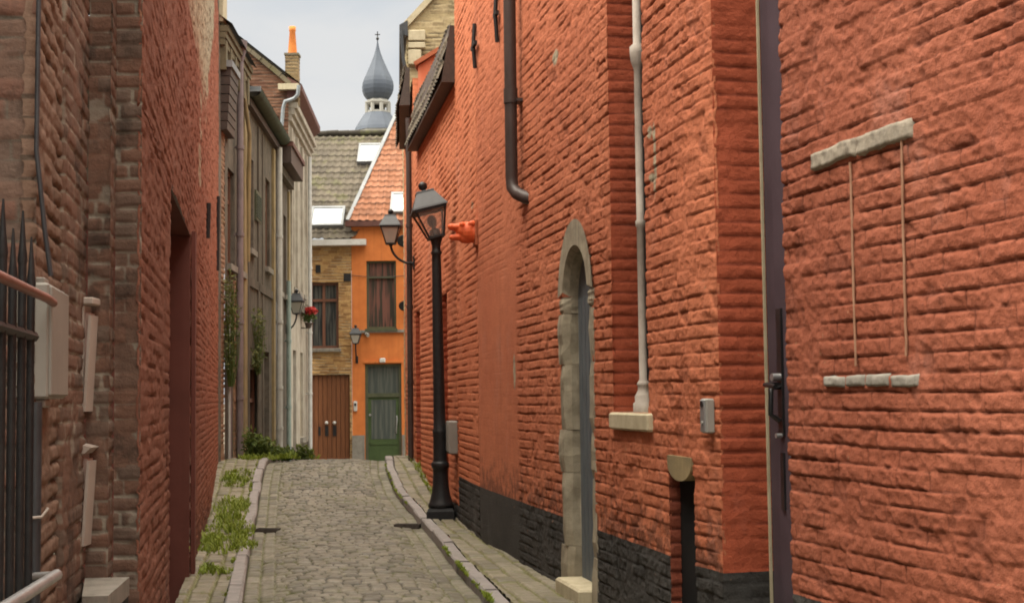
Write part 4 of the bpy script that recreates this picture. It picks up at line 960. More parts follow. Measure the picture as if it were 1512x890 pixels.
pier('wall',c4+o4*.3,c5,M['brown_brick'],65,lip=.04,**dict(kw,amp=.011,rough=.006,poff=.005,jw=.010,head=.7,gouge=.0))
pier('wall',c5,c6,M['old_brick'],66,lip=0,**kw)
brick_wall('wall',[(-2.7,4.48),(-2.4,-3.)],-.6,5.6,M['old_brick'],old,1,rs=.05,rz=.03,amp=.01,rough=.006,seed=67,lip=0)  # unseen wall added to cut the sky light on the near left
mb=MB(); mb.hexa([(-1.40,4.,5.58),(LW(6.16)+.02,6.14,5.58),(-5,6.14,5.58),(-5,4.,5.58),(-1.40,4.,5.7),(LW(6.16)+.02,6.14,5.7),(-5,6.14,7.),(-5,4.,7.)]); mb.build('roof',M['roof_dark'],old)
mb=MB(); mb.tube([(c5.x+.012,c5.y-.03,5.5),(c5.x+.016,c5.y-.03,3.6),(c5.x+.01,c5.y-.03,2.2),(c5.x+.035,c5.y-.02,1.95),(c5.x+.05,c5.y,1.80)],.008,6); mb.build('wall_cable',M['iron_grey'],old)
# stone ledge at the foot
def q5(px,Y): return xs(px,Y)
t=thing('stone_ledge','stone ledge with pale worn top at the foot of the left brick pier','ledge',(-1.62,5.65,0))
mb=MB(); p=[(q5(124,5.36),5.36),(q5(160,5.36),5.36),(q5(191,5.90),5.90),(q5(128,5.90),5.90)]
mb.hexa([(a,b,-.1) for a,b in p]+[(a,b,.60) for a,b in p]); mb.build('base',M['tar'],t)
mb=MB(); p=[(q5(123,5.34),5.34),(q5(161,5.34),5.34),(q5(192,5.91),5.91),(q5(127,5.91),5.91)]
mb.hexa([(a,b,.602) for a,b in p]+[(a,b,.672+r_.uniform(-.006,.006)) for a,b in p]); mb.build('slab',M['grey_stone'],t)
# iron fence along the street, with its handrail
t=thing('iron_fence','tall black iron bar fence at the left edge of the picture','fence',(-1.3,3.4,0))
fx=lambda Y:-.665-.185*Y
for z in(.35,1.6):
    mb=MB(); mb.tube([(fx(4.34),4.34,z),(fx(2.4),2.4,z)],.016,6,smooth=False); mb.build('rail',M['iron'],t)
for k in range(12):
    Y=4.27-k*.165; x=fx(Y); zt_=1.74+.05*math.sin(k*2.1)+.015*k
    mb=MB(); mb.tube([(x,Y,-.05),(x,Y,zt_)],.0125,8); mb.lathe([(.0125,zt_),(.015,zt_+.015),(.010,zt_+.06),(.003,zt_+.16)],(x,Y,0),8); mb.build('bar',M['iron'],t)
t=thing('handrail','grey steel handrail sloping along the fence near the bottom left corner','handrail',(-1.4,4.,.88))
mb=MB(); fo=lambda Y:-.60-.185*Y
mb.tube([(fo(2.4),2.4,.94),(fo(4.42)+.0,4.42,.868)],.018,10); mb.build('rail',M['steel'],t)
mb=MB(); mb.tube([(fo(4.42),4.42,.868),(fo(4.42)-.1,4.45,.86)],.012,8); mb.build('wall_fixing',M['steel'],t)
mb=MB(); mb.tube([(fo(3.)-.0,3.,.92),(fo(3.)-.07,3.,.90)],.012,8); mb.build('wall_fixing',M['steel'],t)
# cabinet with its pipes
p0=Vector((fo(4.5)-.06,4.5)); d6=Vector((-.185,1)).normalized(); n6=Vector((d6.y,-d6.x))
zb_=EZ+(585-580)/2090*4.5; zt_=EZ+(585-408)/2090*4.5
t=thing('electrical_cabinet','pale grey electrical cabinet on the old brick pier at the left edge','cabinet',(p0.x,p0.y,zb_),math.atan2(d6.y,d6.x))
# local x runs along the street, local -y points into the street
LB=.44; hb=zt_-zb_
mb=MB(); mb.bevbox((LB/2,.035,hb/2),(LB,.10,hb),.008); body=mb.build('body',M['box_grey'],t,local=True)
mb=MB(); mb.bevbox((LB/2,-.019,hb/2),(LB-.02,.012,hb-.02),.004); mb.build('lid',M['box_grey'],t,local=True)
mb=MB(); mb.bevbox((.10,.03,hb+.010),(.10,.05,.022),.004); mb.build('cable_gland',M['box_grey'],t,local=True)
mb=MB(); mb.bevbox((.09,.03,-.014),(.13,.07,.028),.006); mb.build('cable_gland',M['box_grey'],t,local=True)
t=thing('conduit_pipe','red brown conduit pipe running to the grey electrical cabinet','pipe',(fo(3.6),3.6,1.7))
mb=MB(); zc_=EZ+.315; mb.tube([(fo(2.3)-.02,2.3,zc_-.01),(fo(4.3)-.02,4.3,zc_),(fo(4.505)-.03,4.505,zc_)],.014,10); mb.build('pipe',M['conduit'],t)
t=thing('conduit_pipe','vertical grey conduit going down from the grey electrical cabinet','pipe',(c5.x,4.47,0))
mb=MB(); xq=xs(53,4.46); mb.tube([(xq,4.46,-.1),(xq,4.46,zb_-.01)],.019,10); mb.build('pipe',M['iron_grey'],t)
mb=MB(); mb.tube([(xq-.02,4.435,1.04),(xq+.03,4.435,1.045),(xq+.045,4.45,1.07)],.005,6); mb.build('clip',M['bracket'],t)
# two white plastic brackets on the pier
def SQ(m): m.v=[(v[0]*.78,v[1],v[2]) for v in m.v]
def bracket(label,px,py0,py1,flip):
    Y=5.86; z1=EZ+(585-py0)/2090*Y; z0=EZ+(585-py1)/2090*Y; h=z1-z0
    t=thing('wall_bracket',label,'bracket',(xs(px,Y),Y,z0),0,'white brackets on the brick pier')
    mb=MB(); mb.hexa([(.0,-.05,0.012),(.014,-.05,0.006),(.014,.05,0.006),(0,.05,.012),(-.006,-.05,h-.02),(.018,-.05,h-.02),(.018,.05,h-.02),(-.006,.05,h-.02)])
    mb.hexa([(.016,-.05,-.012),(.030,-.05,-.012),(.030,.05,-.012),(.016,.05,-.012),(.042,-.05,h-.06),(.056,-.05,h-.06),(.056,.05,h-.06),(.042,.05,h-.06)])
    SQ(mb); mb.build('strip',M['bracket'],t,local=True)
    mb=MB(); mb.hexa([(.0145,-.035,.01),(.019,-.035,.01),(.019,.04,.01),(.0145,.04,.01),(.019,-.035,h-.05),(.041,-.035,h-.05),(.041,.04,h-.05),(.019,.04,h-.05)]); SQ(mb); mb.build('inset',M['bracket_in'],t,local=True)
    mb=MB()
    if flip: mb.hexa([(-.006,-.06,h-.018),(.03,-.06,h-.03),(.03,.05,h-.03),(-.006,.05,h-.018),(-.008,-.06,h+.012),(.07,-.06,h-.004),(.07,.05,h-.004),(-.008,.05,h+.012)])
    else: mb.bevbox((.03,-.005,h-.002),(.075,.11,.03),.005)
    SQ(mb); mb.build('cap',M['bracket'],t,local=True)
bracket('upper white plastic bracket with square cap on the brick pier',123,437,595,False)
bracket('lower white plastic bracket with slanted cap on the brick pier',122,650,790,True)
# ================================================================== LEFT: old houses beyond the red one
HA,HB=Vector((HL(20.8),20.8)),Vector((HL(36.),36.)); dH=(HB-HA).normalized(); nH=Vector((dH.y,-dH.x)); kH=math.hypot(1,.054)
def Hp(Y,off=0.): return Vector((HL(Y),Y))+nH*off
def onH(px,py): p=atW(px,py,HA,HB); return p.y,p.z
def hface(parent,Y0,Y1,z1,holes,mat,rec=.16,z0=-.9,name='wall'):
    """holes given as (Y0,Y1,z0,z1)"""
    m=MB(); panel(m,Hp(Y0),Hp(Y1),z0,z1,[((a-Y0)*kH,(b-Y0)*kH,c,e) for a,b,c,e in holes],-1,rec); return m.build(name,mat,parent)
def hwin(parent,a,b,z0,z1,fm,pm,rec=.12,bars=2,shut=None):
    m=MB(); f=.07
    m.wallbox(Hp(a+f,-rec),Hp(a,-rec),z0,z1,.06,0); m.wallbox(Hp(b,-rec),Hp(b-f,-rec),z0,z1,.06,0)
    m.wallbox(Hp(b-f,-rec),Hp(a+f,-rec),z0,z0+f,.06,0); m.wallbox(Hp(b-f,-rec),Hp(a+f,-rec),z1-f,z1,.06,0)
    for k in range(1,bars): q=a+(b-a)*k/bars; m.wallbox(Hp(q+.03,-rec),Hp(q-.03,-rec),z0+f,z1-f,.055,0)
    m.wallbox(Hp(b-f,-rec+.001),Hp(a+f,-rec+.001),z0+(z1-z0)*.66,z0+(z1-z0)*.66+f,.05,0)
    w=m.build('window',fm,parent)
    m=MB(); m.wallbox(Hp(b-.01,-rec),Hp(a+.01,-rec),z0+.01,z1-.01,.012,.0); m.build('pane',pm,w)
    m=MB(); m.wallbox(Hp(b+.06,0),Hp(a-.06,0),z0-.1,z0-.003,.07,.0); m.build('sill',M['grey_stone'],w)
    return w
def hpipe(parent,Y,z0,z1,r,mat,off=.08,bands=(),name='downpipe'):
    m=MB(); p=Hp(Y,off); m.tube([(p.x,p.y,z0),(p.x,p.y,z1)],r,10)
    for z in bands: m.tube([(p.x,p.y,z),(p.x,p.y,z+.06)],r*1.22,10); c=Hp(Y,off/2); m.box((c.x,c.y,z+.03),(off,.03,.03))
    return m.build(name,mat,parent)
def hbox(parent,name,Y0,Y1,z0,z1,out,mat,back=.0):
    m=MB(); m.wallbox(Hp(Y1),Hp(Y0),z0,z1,out,back); return m.build(name,mat,parent)
# --- first old house
l1=thing('old_plaster_house','old brown house with corbelled brick eaves and violet downpipe just past the red wall','house',(HL(22.3),22.3,.3))
ZE1=EZ+(585-22)/2090*21.2
brick_wall('corner_pier',[Hp(20.83),Hp(21.45)],-.6,ZE1-.3,M['house_brick'],l1,-1,rs=.05,rz=.015,amp=.01,rough=.006,seed=71,lip=.1)
a,b=Hp(20.83,-1.5),Hp(20.83); 
m=MB(); m.wallbox((a.x,a.y),(b.x,b.y),-.6,ZE1+1.2,0,.25); m.build('side_wall',M['gable_brick'],l1)
w1=[(21.75,22.45,3.5,5.0),(22.85,23.45,3.5,5.0),(22.6,23.3,.5,2.7)]
hface(l1,21.45,23.75,ZE1-.3,w1,M['plaster_old'])
for w in w1[:2]: hwin(l1,*w,M['wood_frame'],M['pane'])
hbox(l1,'door',w1[2][0]+.02,w1[2][1]-.02,.3,w1[2][3],-.10,M['wood_dark'],.15)
brick_wall('brick_strip',[Hp(22.35,.03),Hp(23.72,.03)],-.6,3.3,M['house_brick'],l1,-1,rs=.05,rz=.015,amp=.01,rough=.008,seed=72,lip=.05,holes=[((22.58-22.35)*kH,(23.32-22.35)*kH,-1,2.72)])
for k,(z,o) in enumerate(((.0,.10),(-.10,.07),(-.2,.045))): hbox(l1,'cornice',20.86,23.7,ZE1-.12+z-.09,ZE1-.12+z,o+.04,M['yellow_brick'],.02)
for k in range(6): hbox(l1,'corbel',20.9+k*.5,21.06+k*.5,ZE1-.78,ZE1-.33,.10,M['yellow_brick'],.02)
za,zb_=EZ+(585-92)/2090*21.1,EZ+(585-186)/2090*21.1
m=MB()
n=7
for k in range(n): 
    z0=zb_+(za-zb_)*k/n; m.wallbox(Hp(21.75),Hp(20.95),z0+.008,z0+(za-zb_)/n-.004,.17-.014*(n-k)*.6,.02)
m.build('hung_tile_bay',M['wood_dark'],l1)
hbox(l1,'bay_flashing',20.92,21.8,za,za+.10,.19,M['lead'],.02)
m=MB(); m.add([(*Hp(20.83,.2),ZE1-.1),(*Hp(23.75,.2),ZE1-.1),(*Hp(23.75,-3),ZE1+2.2),(*Hp(20.83,-3),ZE1+2.2)],[(0,1,2,3)]); m.build('roof',M['roof_mud'],l1)
hbox(l1,'parapet',20.85,21.25,ZE1-.06,ZE1+.75,.06,M['cream_stone'],.5)
yp,_=onH(346,300); hpipe(l1,yp,.2,ZE1-.25,.055,M['pipe_violet'],.09,(1.4,2.6,4.,5.4))
m=MB(); p=Hp(yp,.09); m.lathe([(.06,ZE1-.28),(.10,ZE1-.12),(.12,ZE1+.05)],(p.x,p.y,0),10); m.build('rain_head',M['pipe_violet'],l1)
hbox(l1,'pilaster',23.32,23.70,.0,ZE1-.9,.05,M['plaster_yellow'],.0)
hpipe(l1,21.6,.3,2.6,.02,M['pipe_white'],.05,(),'thin_pipe'); hpipe(l1,21.75,.3,2.9,.018,M['pipe_violet'],.05,(),'thin_pipe')
m=MB(); p=[(*Hp(23.05,.05),ZE1-.5),(*Hp(23.4,.12),ZE1-1.3),(*Hp(23.6,.08),ZE1-2.2),(*Hp(23.68,.06),ZE1-3.4)]; m.tube(p,.035,8); m.build('drain_pipe',M['plaster_yellow'],l1)
# --- second
l2=thing('old_plaster_house','old grey plaster house with green gutter and small green shutter on the left','house',(HL(26),26.,.1))
ZE2=6.62
def yz(px,py): return onH(px,py)
ya,_=yz(376,300); yb,_=yz(383,300); zsh0=yz(379,328)[1]; zsh1=yz(379,283)[1]
w2=[(24.2,24.85,4.0,5.6),(ya-.05,yb+.05,zsh0,zsh1),(26.6,27.3,3.9,5.6),(24.1,25.5,.1,2.0),(26.4,27.2,-.2,2.3)]
hface(l2,23.8,28.4,ZE2,w2,M['plaster_old'])
for w in(w2[0],w2[2],w2[3]): hwin(l2,*w,M['wood_frame'],M['pane'],bars=2)
hbox(l2,'door',26.42,27.18,-.4,2.3,-.10,M['wood_dark'],.15)
m=MB(); m.wallbox(Hp(yb+.03),Hp(ya-.03),zsh0+.01,zsh1-.01,.035,-.0); sh=m.build('shutter',M['green_dark'],l2)
m=MB()
for k in range(9): z=zsh0+.06+k*(zsh1-zsh0-.12)/9; m.wallbox(Hp(yb-.01,.035),Hp(ya+.01,.035),z,z+.03,.012,0)
m.build('slats',M['green_eave'],sh)
for Y0,Y1,mt,o in((25.35,25.6,'plaster_dark',.03),(27.6,27.85,'plaster_yellow',.05),(23.82,23.98,'plaster_dark',.05),(26.05,26.25,'plaster_dark',.02)): hbox(l2,'pilaster',Y0,Y1,-.4,ZE2-.3,o,M[mt])
hbox(l2,'plaster_band',23.99,28.3,3.35,3.5,.03,M['plaster_dark'])
m=MB(); prof=[]
N=12
for i,(Y,z) in enumerate([(23.8,ZE2+.05),(24.2,ZE2+.1),(26,ZE2+.04),(28.4,ZE2)]):
    pass
pts=[]; ys=np.linspace(23.75,28.45,10)
for Y in ys:
    for k in range(7):
        a=math.pi*k/6; o=.02+.13-.13*math.cos(a)*1.; z=ZE2+.04-.13*math.sin(a); p=Hp(Y,o); pts.append((p.x,p.y,z))
m.add(pts,[(i*7+j,i*7+j+1,(i+1)*7+j+1,(i+1)*7+j) for i in range(9) for j in range(6)],True); m.build('gutter',M['green_eave'],l2)
hbox(l2,'eaves_board',23.8,28.4,ZE2-.22,ZE2-.1,.09,M['wood_dark'])
p=Hp(23.74,.15); m=MB(); m.box((p.x-.03,p.y,ZE2+.04),(.30,.02,.09)); m.build('gutter_end',M['zinc'],l2)
m=MB(); m.add([(*Hp(23.78,.28),ZE2+.05),(*Hp(28.42,.28),ZE2+.05),(*Hp(28.42,-3.2),ZE2+1.15),(*Hp(23.78,-3.2),ZE2+1.15)],[(0,1,2,3)]); m.build('roof',M['roof_mud'],l2)
yp,_=yz(405,400); hpipe(l2,yp,.1,ZE2-.2,.06,M['pipe_white'],.10,(1.6,2.9,.8,4.6))
# --- third
l3=thing('old_plaster_house','dark sooty plaster house with brown boxed eaves behind the pale grey downpipe','house',(HL(29.6),29.6,0))
ZE3=6.5
w3=[(28.7,29.2,3.6,5.3),(29.75,30.3,3.6,5.3),(28.7,29.5,.4,2.3)]
hface(l3,28.42,30.8,ZE3,w3,M['plaster_dark'])
for w in w3[:2]: hwin(l3,*w,M['wood_frame'],M['pane'])
hbox(l3,'door',28.72,29.48,-.2,2.3,-.1,M['wood_dark'],.15)
hbox(l3,'boxed_eaves',28.45,31.,ZE3-.32,ZE3+.02,.30,M['wood_dark'],.0); hbox(l3,'eaves_fascia',28.44,31.02,ZE3-.02+.045,ZE3+.12,.34,M['soffit'],0)
hbox(l3,'eaves_moulding',28.45,30.85,ZE3-.52,ZE3-.36,.12,M['plaster_old'])
yp,_=yz(420,500); hpipe(l3,yp,.1,3.9,.05,M['pipe_green'],.09,(1.2,2.6)); hbox(l3,'quoin_strip',30.55,30.78,-.4,ZE3-.6,.04,M['plaster_yellow'])
m=MB(); m.add([(*Hp(28.42,.33),ZE3+.1),(*Hp(30.78,.33),ZE3+.1),(*Hp(30.78,-3.2),ZE3+1.2),(*Hp(28.42,-3.2),ZE3+1.2)],[(0,1,2,3)]); m.build('roof',M['roof_dark'],l3)
# --- fourth: white house with brown brick gable and chimney
l4=thing('white_plaster_house','tall house with flaking white front, brown brick gable and chimney at the far left','house',(HL(33),33.,-.2))
YG4=30.82; ZE4=7.9
g4=[Vector((Hp(YG4).x-.0,YG4,5.5)),Vector((Hp(YG4).x+.0,YG4,8.2))]
a=atY(419,120,YG4); b=atY(349,62,YG4); k=(b.z-a.z)/(b.x-a.x)
xc=Hp(YG4).x
poly=[Vector((xc,YG4,4.5)),Vector((xc,YG4,a.z+(xc-a.x)*k)),Vector((b.x-1.2,YG4,b.z-1.2*k)),Vector((b.x-1.2,YG4,4.5))][::-1]
sheet_brick('gable_wall',poly,M['gable_brick'],l4,YG4,76,rs=.035,rz=.02)
m=MB(); P1=Vector((xc+.02,YG4,a.z+(xc+.02-a.x)*k)); P2=Vector((b.x-1.2,YG4,b.z-1.2*k)); dv=(P2-P1).normalized(); up=Vector((dv.z,0,-dv.x)); up=up if up.z>0 else -up
L_=(P2-P1).length; n=11
for i in range(n):
    q0=P1+dv*(L_*i/n+.006); q1=P1+dv*(L_*(i+1)/n-.006); h=.09+r_.uniform(-.012,.02); o=r_.uniform(-.015,.015)
    m.hexa([q0+Vector((0,-.08+o,0)),q1+Vector((0,-.08+o,0)),q1+Vector((0,.22,0)),q0+Vector((0,.22,0)),q0+up*h+Vector((0,-.08+o,0)),q1+up*h+Vector((0,-.08+o,0)),q1+up*h+Vector((0,.22,0)),q0+up*h+Vector((0,.22,0))])
m.build('gable_coping',M['chim_brick'],l4)
w4=[(31.55,32.05,3.9,6.3),(32.75,33.25,3.9,6.3),(33.95,34.45,3.9,6.3),(35.0,35.4,3.9,6.3),(31.7,32.4,-.4,2.5),(33.4,34.1,.5,2.5)]
hface(l4,30.82,35.9,ZE4+.1,w4,M['plaster_white'])
for w in w4[:4]+w4[5:]: hwin(l4,*w,M['plaster_yellow'],M['pane'],bars=2)
hbox(l4,'door',31.72,32.38,-.6,2.5,-.1,M['wood_dark'],.15)
for z,o in((7.52,.07),(7.66,.13),(7.80,.19)): hbox(l4,'cornice',30.86,35.85,z,z+.13,o,M['plaster_white'])
for Y in(31.15,32.4,33.6,34.75,35.6): hbox(l4,'pilaster',Y-.11,Y+.11,3.7,7.4,.06,M['plaster_white'])
hbox(l4,'string_course',30.86,35.85,3.42,3.6,.10,M['plaster_old']); hbox(l4,'base_course',30.86,35.85,-.9,.35,.03,M['plaster_dark'])
zs4=8.17; e0=Hp(30.75,.30); e1=Hp(35.7,.30)
m=MB(); i0=Hp(30.75,-.02); i1=Hp(35.7,-.02)
m.hexa([(i0.x,i0.y,zs4-.25),(e0.x,e0.y,zs4),(e1.x,e1.y,zs4),(i1.x,i1.y,zs4-.25),(i0.x,i0.y,zs4+.3),(e0.x,e0.y,zs4+.12),(e1.x,e1.y,zs4+.12),(i1.x,i1.y,zs4+.3)]); m.build('eaves_soffit',M['soffit'],l4)
m=MB(); m.add([(e0.x,e0.y,zs4+.13),(e1.x,e1.y,zs4+.13),(e1.x-3.6,e1.y,zs4+.13+3.4*abs(k)),(e0.x-3.6,e0.y,zs4+.13+3.4*abs(k))],[(0,1,2,3)]); m.build('roof',M['roof_mud'],l4)
# chimney on the gable corner
pa_=atY(421,124,YG4+.15); pb_=atY(440,124,YG4+.15); zt_=atY(430,81,YG4+.15).z; xm=(pa_.x+pb_.x)/2; wch=pb_.x-pa_.x
brs=[]
m=MB()
ch_z0,ch_z1=7.9,zt_
hw=wch/2
for nm,(pA,pB) in {'f':((xm-hw,YG4+.15),(xm+hw,YG4+.15)),'r':((xm+hw,YG4+.15),(xm+hw,YG4+.15+wch)),'l':((xm-hw,YG4+.15+wch),(xm-hw,YG4+.15))}.items():
    pass
ring=[(xm-hw,YG4+.15),(xm+hw,YG4+.15),(xm+hw,YG4+.15+wch),(xm-hw,YG4+.15+wch),(xm-hw,YG4+.15)]
ch=brick_wall('chimney',ring,ch_z0,ch_z1,M['chim_brick'],l4,-1,rs=.025,rz=.015,amp=.008,rough=.005,seed=78,lip=0)
m.box((xm,YG4+.15+hw,zt_+.015),(wch+.04,wch+.04,.05)); m.build('cap',M['chim_brick'],ch)
m=MB(); zp=atY(429,40,YG4+.15+hw).z; m.lathe([(.105,zt_+.04),(.10,zt_+.10),(.065,zp-.12),(.075,zp-.1),(.075,zp),(.05,zp)],(xm,YG4+.15+hw,0),12); m.build('chimney_pot',M['clay_pot'],ch)
qa=atY(411,134,YG4-.12); qb=atY(441,123,YG4-.12)
m=MB(); m.box(((qa.x+qb.x)/2,YG4-.10,(qa.z+qb.z)/2),(qb.x-qa.x,.16,.13)); m.build('gutter_return',M['cream_stone'],l4)
pp=[atY(441,126,YG4-.22),atY(440,140,YG4-.22),atY(434,146,YG4-.2),atY(421,150,YG4-.15),atY(418,160,YG4-.12),atY(416,186,YG4-.12)]
m=MB(); m.tube(pp,.042,10); m.build('downpipe',M['zinc'],l4)
yq,_=yz(449,300); hpipe(l4,34.9,-.3,7.4,.05,M['pipe_white'],.10,(1.5,3.,4.6))
# ================================================================== LAMPS
def lantern_parts(parent,k=1.,tilt=None,glass='lamp_pink'):
    """four sided lantern, bottom of its cage at the parent's origin; k scales it"""
    T=(lambda v:v) if tilt is None else (lambda v:tilt@Vector(v))
    def bld(m,n,mat,p): 
        m.v=[tuple(T(Vector(q)*k)) for q in m.v]; return m.build(n,mat,p,local=True)
    b0,b1,h=.085,.172,.315
    m=MB()
    for sx in(-1,1):
        for sy in(-1,1): m.tube([(sx*b0,sy*b0,.0),(sx*b1,sy*b1,h)],.0125,6,smooth=False)
    for hh,zz,w in((b0,.0,.024),(b1,h,.03)):
        for s in(-1,1): m.box((0,s*hh,zz),(2*hh+w,w,w)); m.box((s*hh,0,zz),(w,2*hh-w,w))
    cage=bld(m,'cage',M['iron'],parent)
    for a in range(4):
        c,s=math.cos(a*math.pi/2),math.sin(a*math.pi/2); rr=lambda x,y,z:(x*c-y*s,x*s+y*c,z)
        m=MB(); e=.004
        m.add([rr(-b0+.01,b0-e,.012),rr(b0-.01,b0-e,.012),rr(b1-.012,b1-e,h-.015),rr(-b1+.012,b1-e,h-.015)],[(0,1,2,3)])
        bld(m,'pane',M[glass],parent)
    m=MB(); m.frustum(.205,.198,h+.016,h+.036); m.frustum(.195,.098,h+.036,h+.215); m.frustum(.105,.100,h+.215,h+.228); bld(m,'hood',M['iron_grey'],parent)
    m=MB(); m.lathe([(.03,h+.228),(.026,h+.25),(.048,h+.262),(.052,h+.30),(.050,h+.318),(.03,h+.33),(.02,h+.342)],n=12); bld(m,'finial',M['iron'],parent)
    m=MB(); m.lathe([(.062,.004),(.066,.05),(.058,.085),(.030,.105),(.022,.12)],n=12); m.lathe([(.022,.12),(.045,.15),(.055,.19),(.050,.225),(.03,.25),(.012,.258)],n=12); bld(m,'burner',M['iron'],parent)
YL=15.75; xl=(650-756)/2090*YL-.012
lz=float(zprof(YL))+.05
lamp=thing('street_lamp','black cast iron street lamp post with a crooked square lantern on the right pavement','street lamp',(xl,YL,lz))
lamp.rotation_euler=(0,R(-.55),0)
zl=3.10
mb=MB(); 
mb.frustum(.152,.152,-.06,.07); mb.frustum(.146,.136,.07,.10)
mb.lathe([(.128,.10),(.142,.115),(.142,.14),(.130,.16),(.118,.20),(.10,.27),(.088,.36),(.083,.46),(.084,.53),(.096,.54),(.10,.56),(.10,.585),(.092,.60),(.082,.61)],n=20)
mb.build('base',M['iron'],lamp,local=True)
mb=MB(); mb.lathe([(.082,.60),(.076,.64),(.073,.90),(.078,.92),(.078,.95),(.068,.97),(.066,1.2),(.058,2.2),(.052,zl-.28),(.050,zl-.20),(.062,zl-.185),(.062,zl-.165),(.050,zl-.15),(.048,zl-.10),(.060,zl-.05),(.072,zl-.012)],n=20); mb.build('post',M['iron'],lamp,local=True)
hd=bpy.data.objects.new('lantern',None); COL.objects.link(hd); hd.parent=lamp; hd.location=(0,0,zl); hd.empty_display_size=.1
tl=Matrix.Rotation(R(-13.5),3,'Y')@Matrix.Rotation(R(9),3,'Z')
lantern_parts(hd,.98,tl)
mb=MB(); mb.box((0,0,-.012),(.13,.13,.03)); mb.build('lantern_seat',M['iron'],lamp,local=True)
# wall lantern on a curved arm, right side
def arm_lantern(name,label,loc,rz,k,reach,drop,glass='lamp_cream',group=None):
    t=thing(name,label,'wall lantern',loc,rz,group)      # origin where the arm meets the wall; local +x points away from the wall
    m=MB(); pts=[]
    for q in range(13):
        a=math.pi/2*q/12; pts.append((reach*math.sin(a)**1.0,0,drop*(1-math.cos(a))))
    m.tube(pts,[.022*max(k,.8)]*13,8); m.tube([(reach*.0,0,0),(reach*.22,0,.02)],.03*k,8); m.lathe([(.02*k,drop-.04),(.045*k,drop-.015),(.075*k,drop+.0)],(reach,0,0),10); m.build('arm',M['iron'],t,local=True)
    m=MB(); m.bevbox((.012,0,.02),(.03,.09*k,.26*k),.008); m.build('wall_plate',M['iron'],t,local=True)
    h=bpy.data.objects.new('lantern',None); COL.objects.link(h); h.parent=t; h.location=(reach,0,drop); h.empty_display_size=.1
    lantern_parts(h,k,None,glass); return t
Y2=20.45; pw=Vector((-1.43+.165*(20.6-Y2),Y2)); zz2=atY(601,390,Y2).z; xl2=atY(577,360,Y2).x
arm_lantern('wall_lantern','square wall lantern on a curved arm high on the orange wall behind the street lamp',(pw.x,pw.y,zz2),math.pi,.77,pw.x-xl2,atY(577,360,Y2).z-zz2,group='square wall lanterns')
Y3=30.2; pw=Hp(Y3,.0); a3=atY(430,487,Y3); b3=atY(438,463,Y3)
arm_lantern('wall_lantern','square wall lantern on a curved arm on the white house at the far left',(pw.x,pw.y,a3.z),0,.80,b3.x-pw.x,b3.z-a3.z,group='square wall lanterns')
# lantern on the orange house by the brick joint, with its small camera
a4=atY(527,532,YE-.02); b4=atY(527,507,YE-.3)
t=arm_lantern('wall_lantern','small dark wall lantern between the wooden double door and the green door',(a4.x,YE-.0,a4.z),-math.pi/2,.72,.28,b4.z-a4.z,'lamp_cream','square wall lanterns')
t=thing('security_camera','small grey security camera beside the wall lantern on the orange house','camera',(atY(541,494,YE).x,YE-.01,Zp(494)))
mb=MB(); mb.tube([(0,-.05,.02),(.05,-.2,.0),(.07,-.3,-.03)],.045,10); mb.build('body',M['box_grey'],t,local=True)
mb=MB(); mb.tube([(0,.0,.0),(0,-.07,.02)],.03,8); mb.build('mount',M['iron_grey'],t,local=True)
t=thing('doorbell_box','small white doorbell box on the brick joint between brown and green doors','doorbell',(atY(525,598,YE).x,YE-.01,Zp(606)))
mb=MB(); mb.bevbox((0,-.03,.12),(.09,.06,.26),.012); mb.build('housing',M['white_paint'],t,local=True); mb=MB(); mb.box((0,-.062,.16),(.05,.008,.07)); mb.build('button_panel',M['handle'],t,local=True)
for lab,px,py,s in(('round black flood light at the top right of the orange house front',597,356,1.),('small black flood light right of the upper window of the orange house',598,451,.85)):
    p=atY(px,py,YE); t=thing('flood_light',lab,'flood light',(p.x,YE,p.z),0,'black flood lights on the orange house')
    mb=MB(); mb.lathe([(.05,-.07),(.12,-.05),(.15,.06),(.16,.09),(.13,.09)],n=14)
    Mx=Matrix.Rotation(R(112),3,'X'); mb.v=[tuple((Mx@Vector(v))*s+Vector((0,-.25,0))) for v in mb.v]; mb.build('housing',M['iron'],t,local=True)
    mb=MB(); mb.tube([(0,0,-.02),(0,-.1,-.03),(0,-.22,.02)],.025*s,8); mb.build('bracket',M['iron'],t,local=True)
    mb=MB(); mb.bevbox((.0,-.012,-.02),(.14*s,.025,.18*s),.008); mb.build('wall_plate',M['iron'],t,local=True)
p=atY(594,500,YE)
# meter box behind the lamp post
sM,zM=onR(664,642); pM=Rpt(sM,0); 
t=thing('meter_box','small grey meter box on the orange wall just behind the lamp post','cabinet',(P5.x+dR.x*.02,P5.y+.02,.78),math.atan2(dR.y,dR.x))
mb=MB(); mb.bevbox((.16,.05,.18),(.30,.10,.36),.012); mb.build('body',M['box_grey'],t,local=True); mb=MB(); mb.bevbox((.16,.104,.18),(.24,.012,.30),.004); mb.build('lid',M['box_grey'],t,local=True)
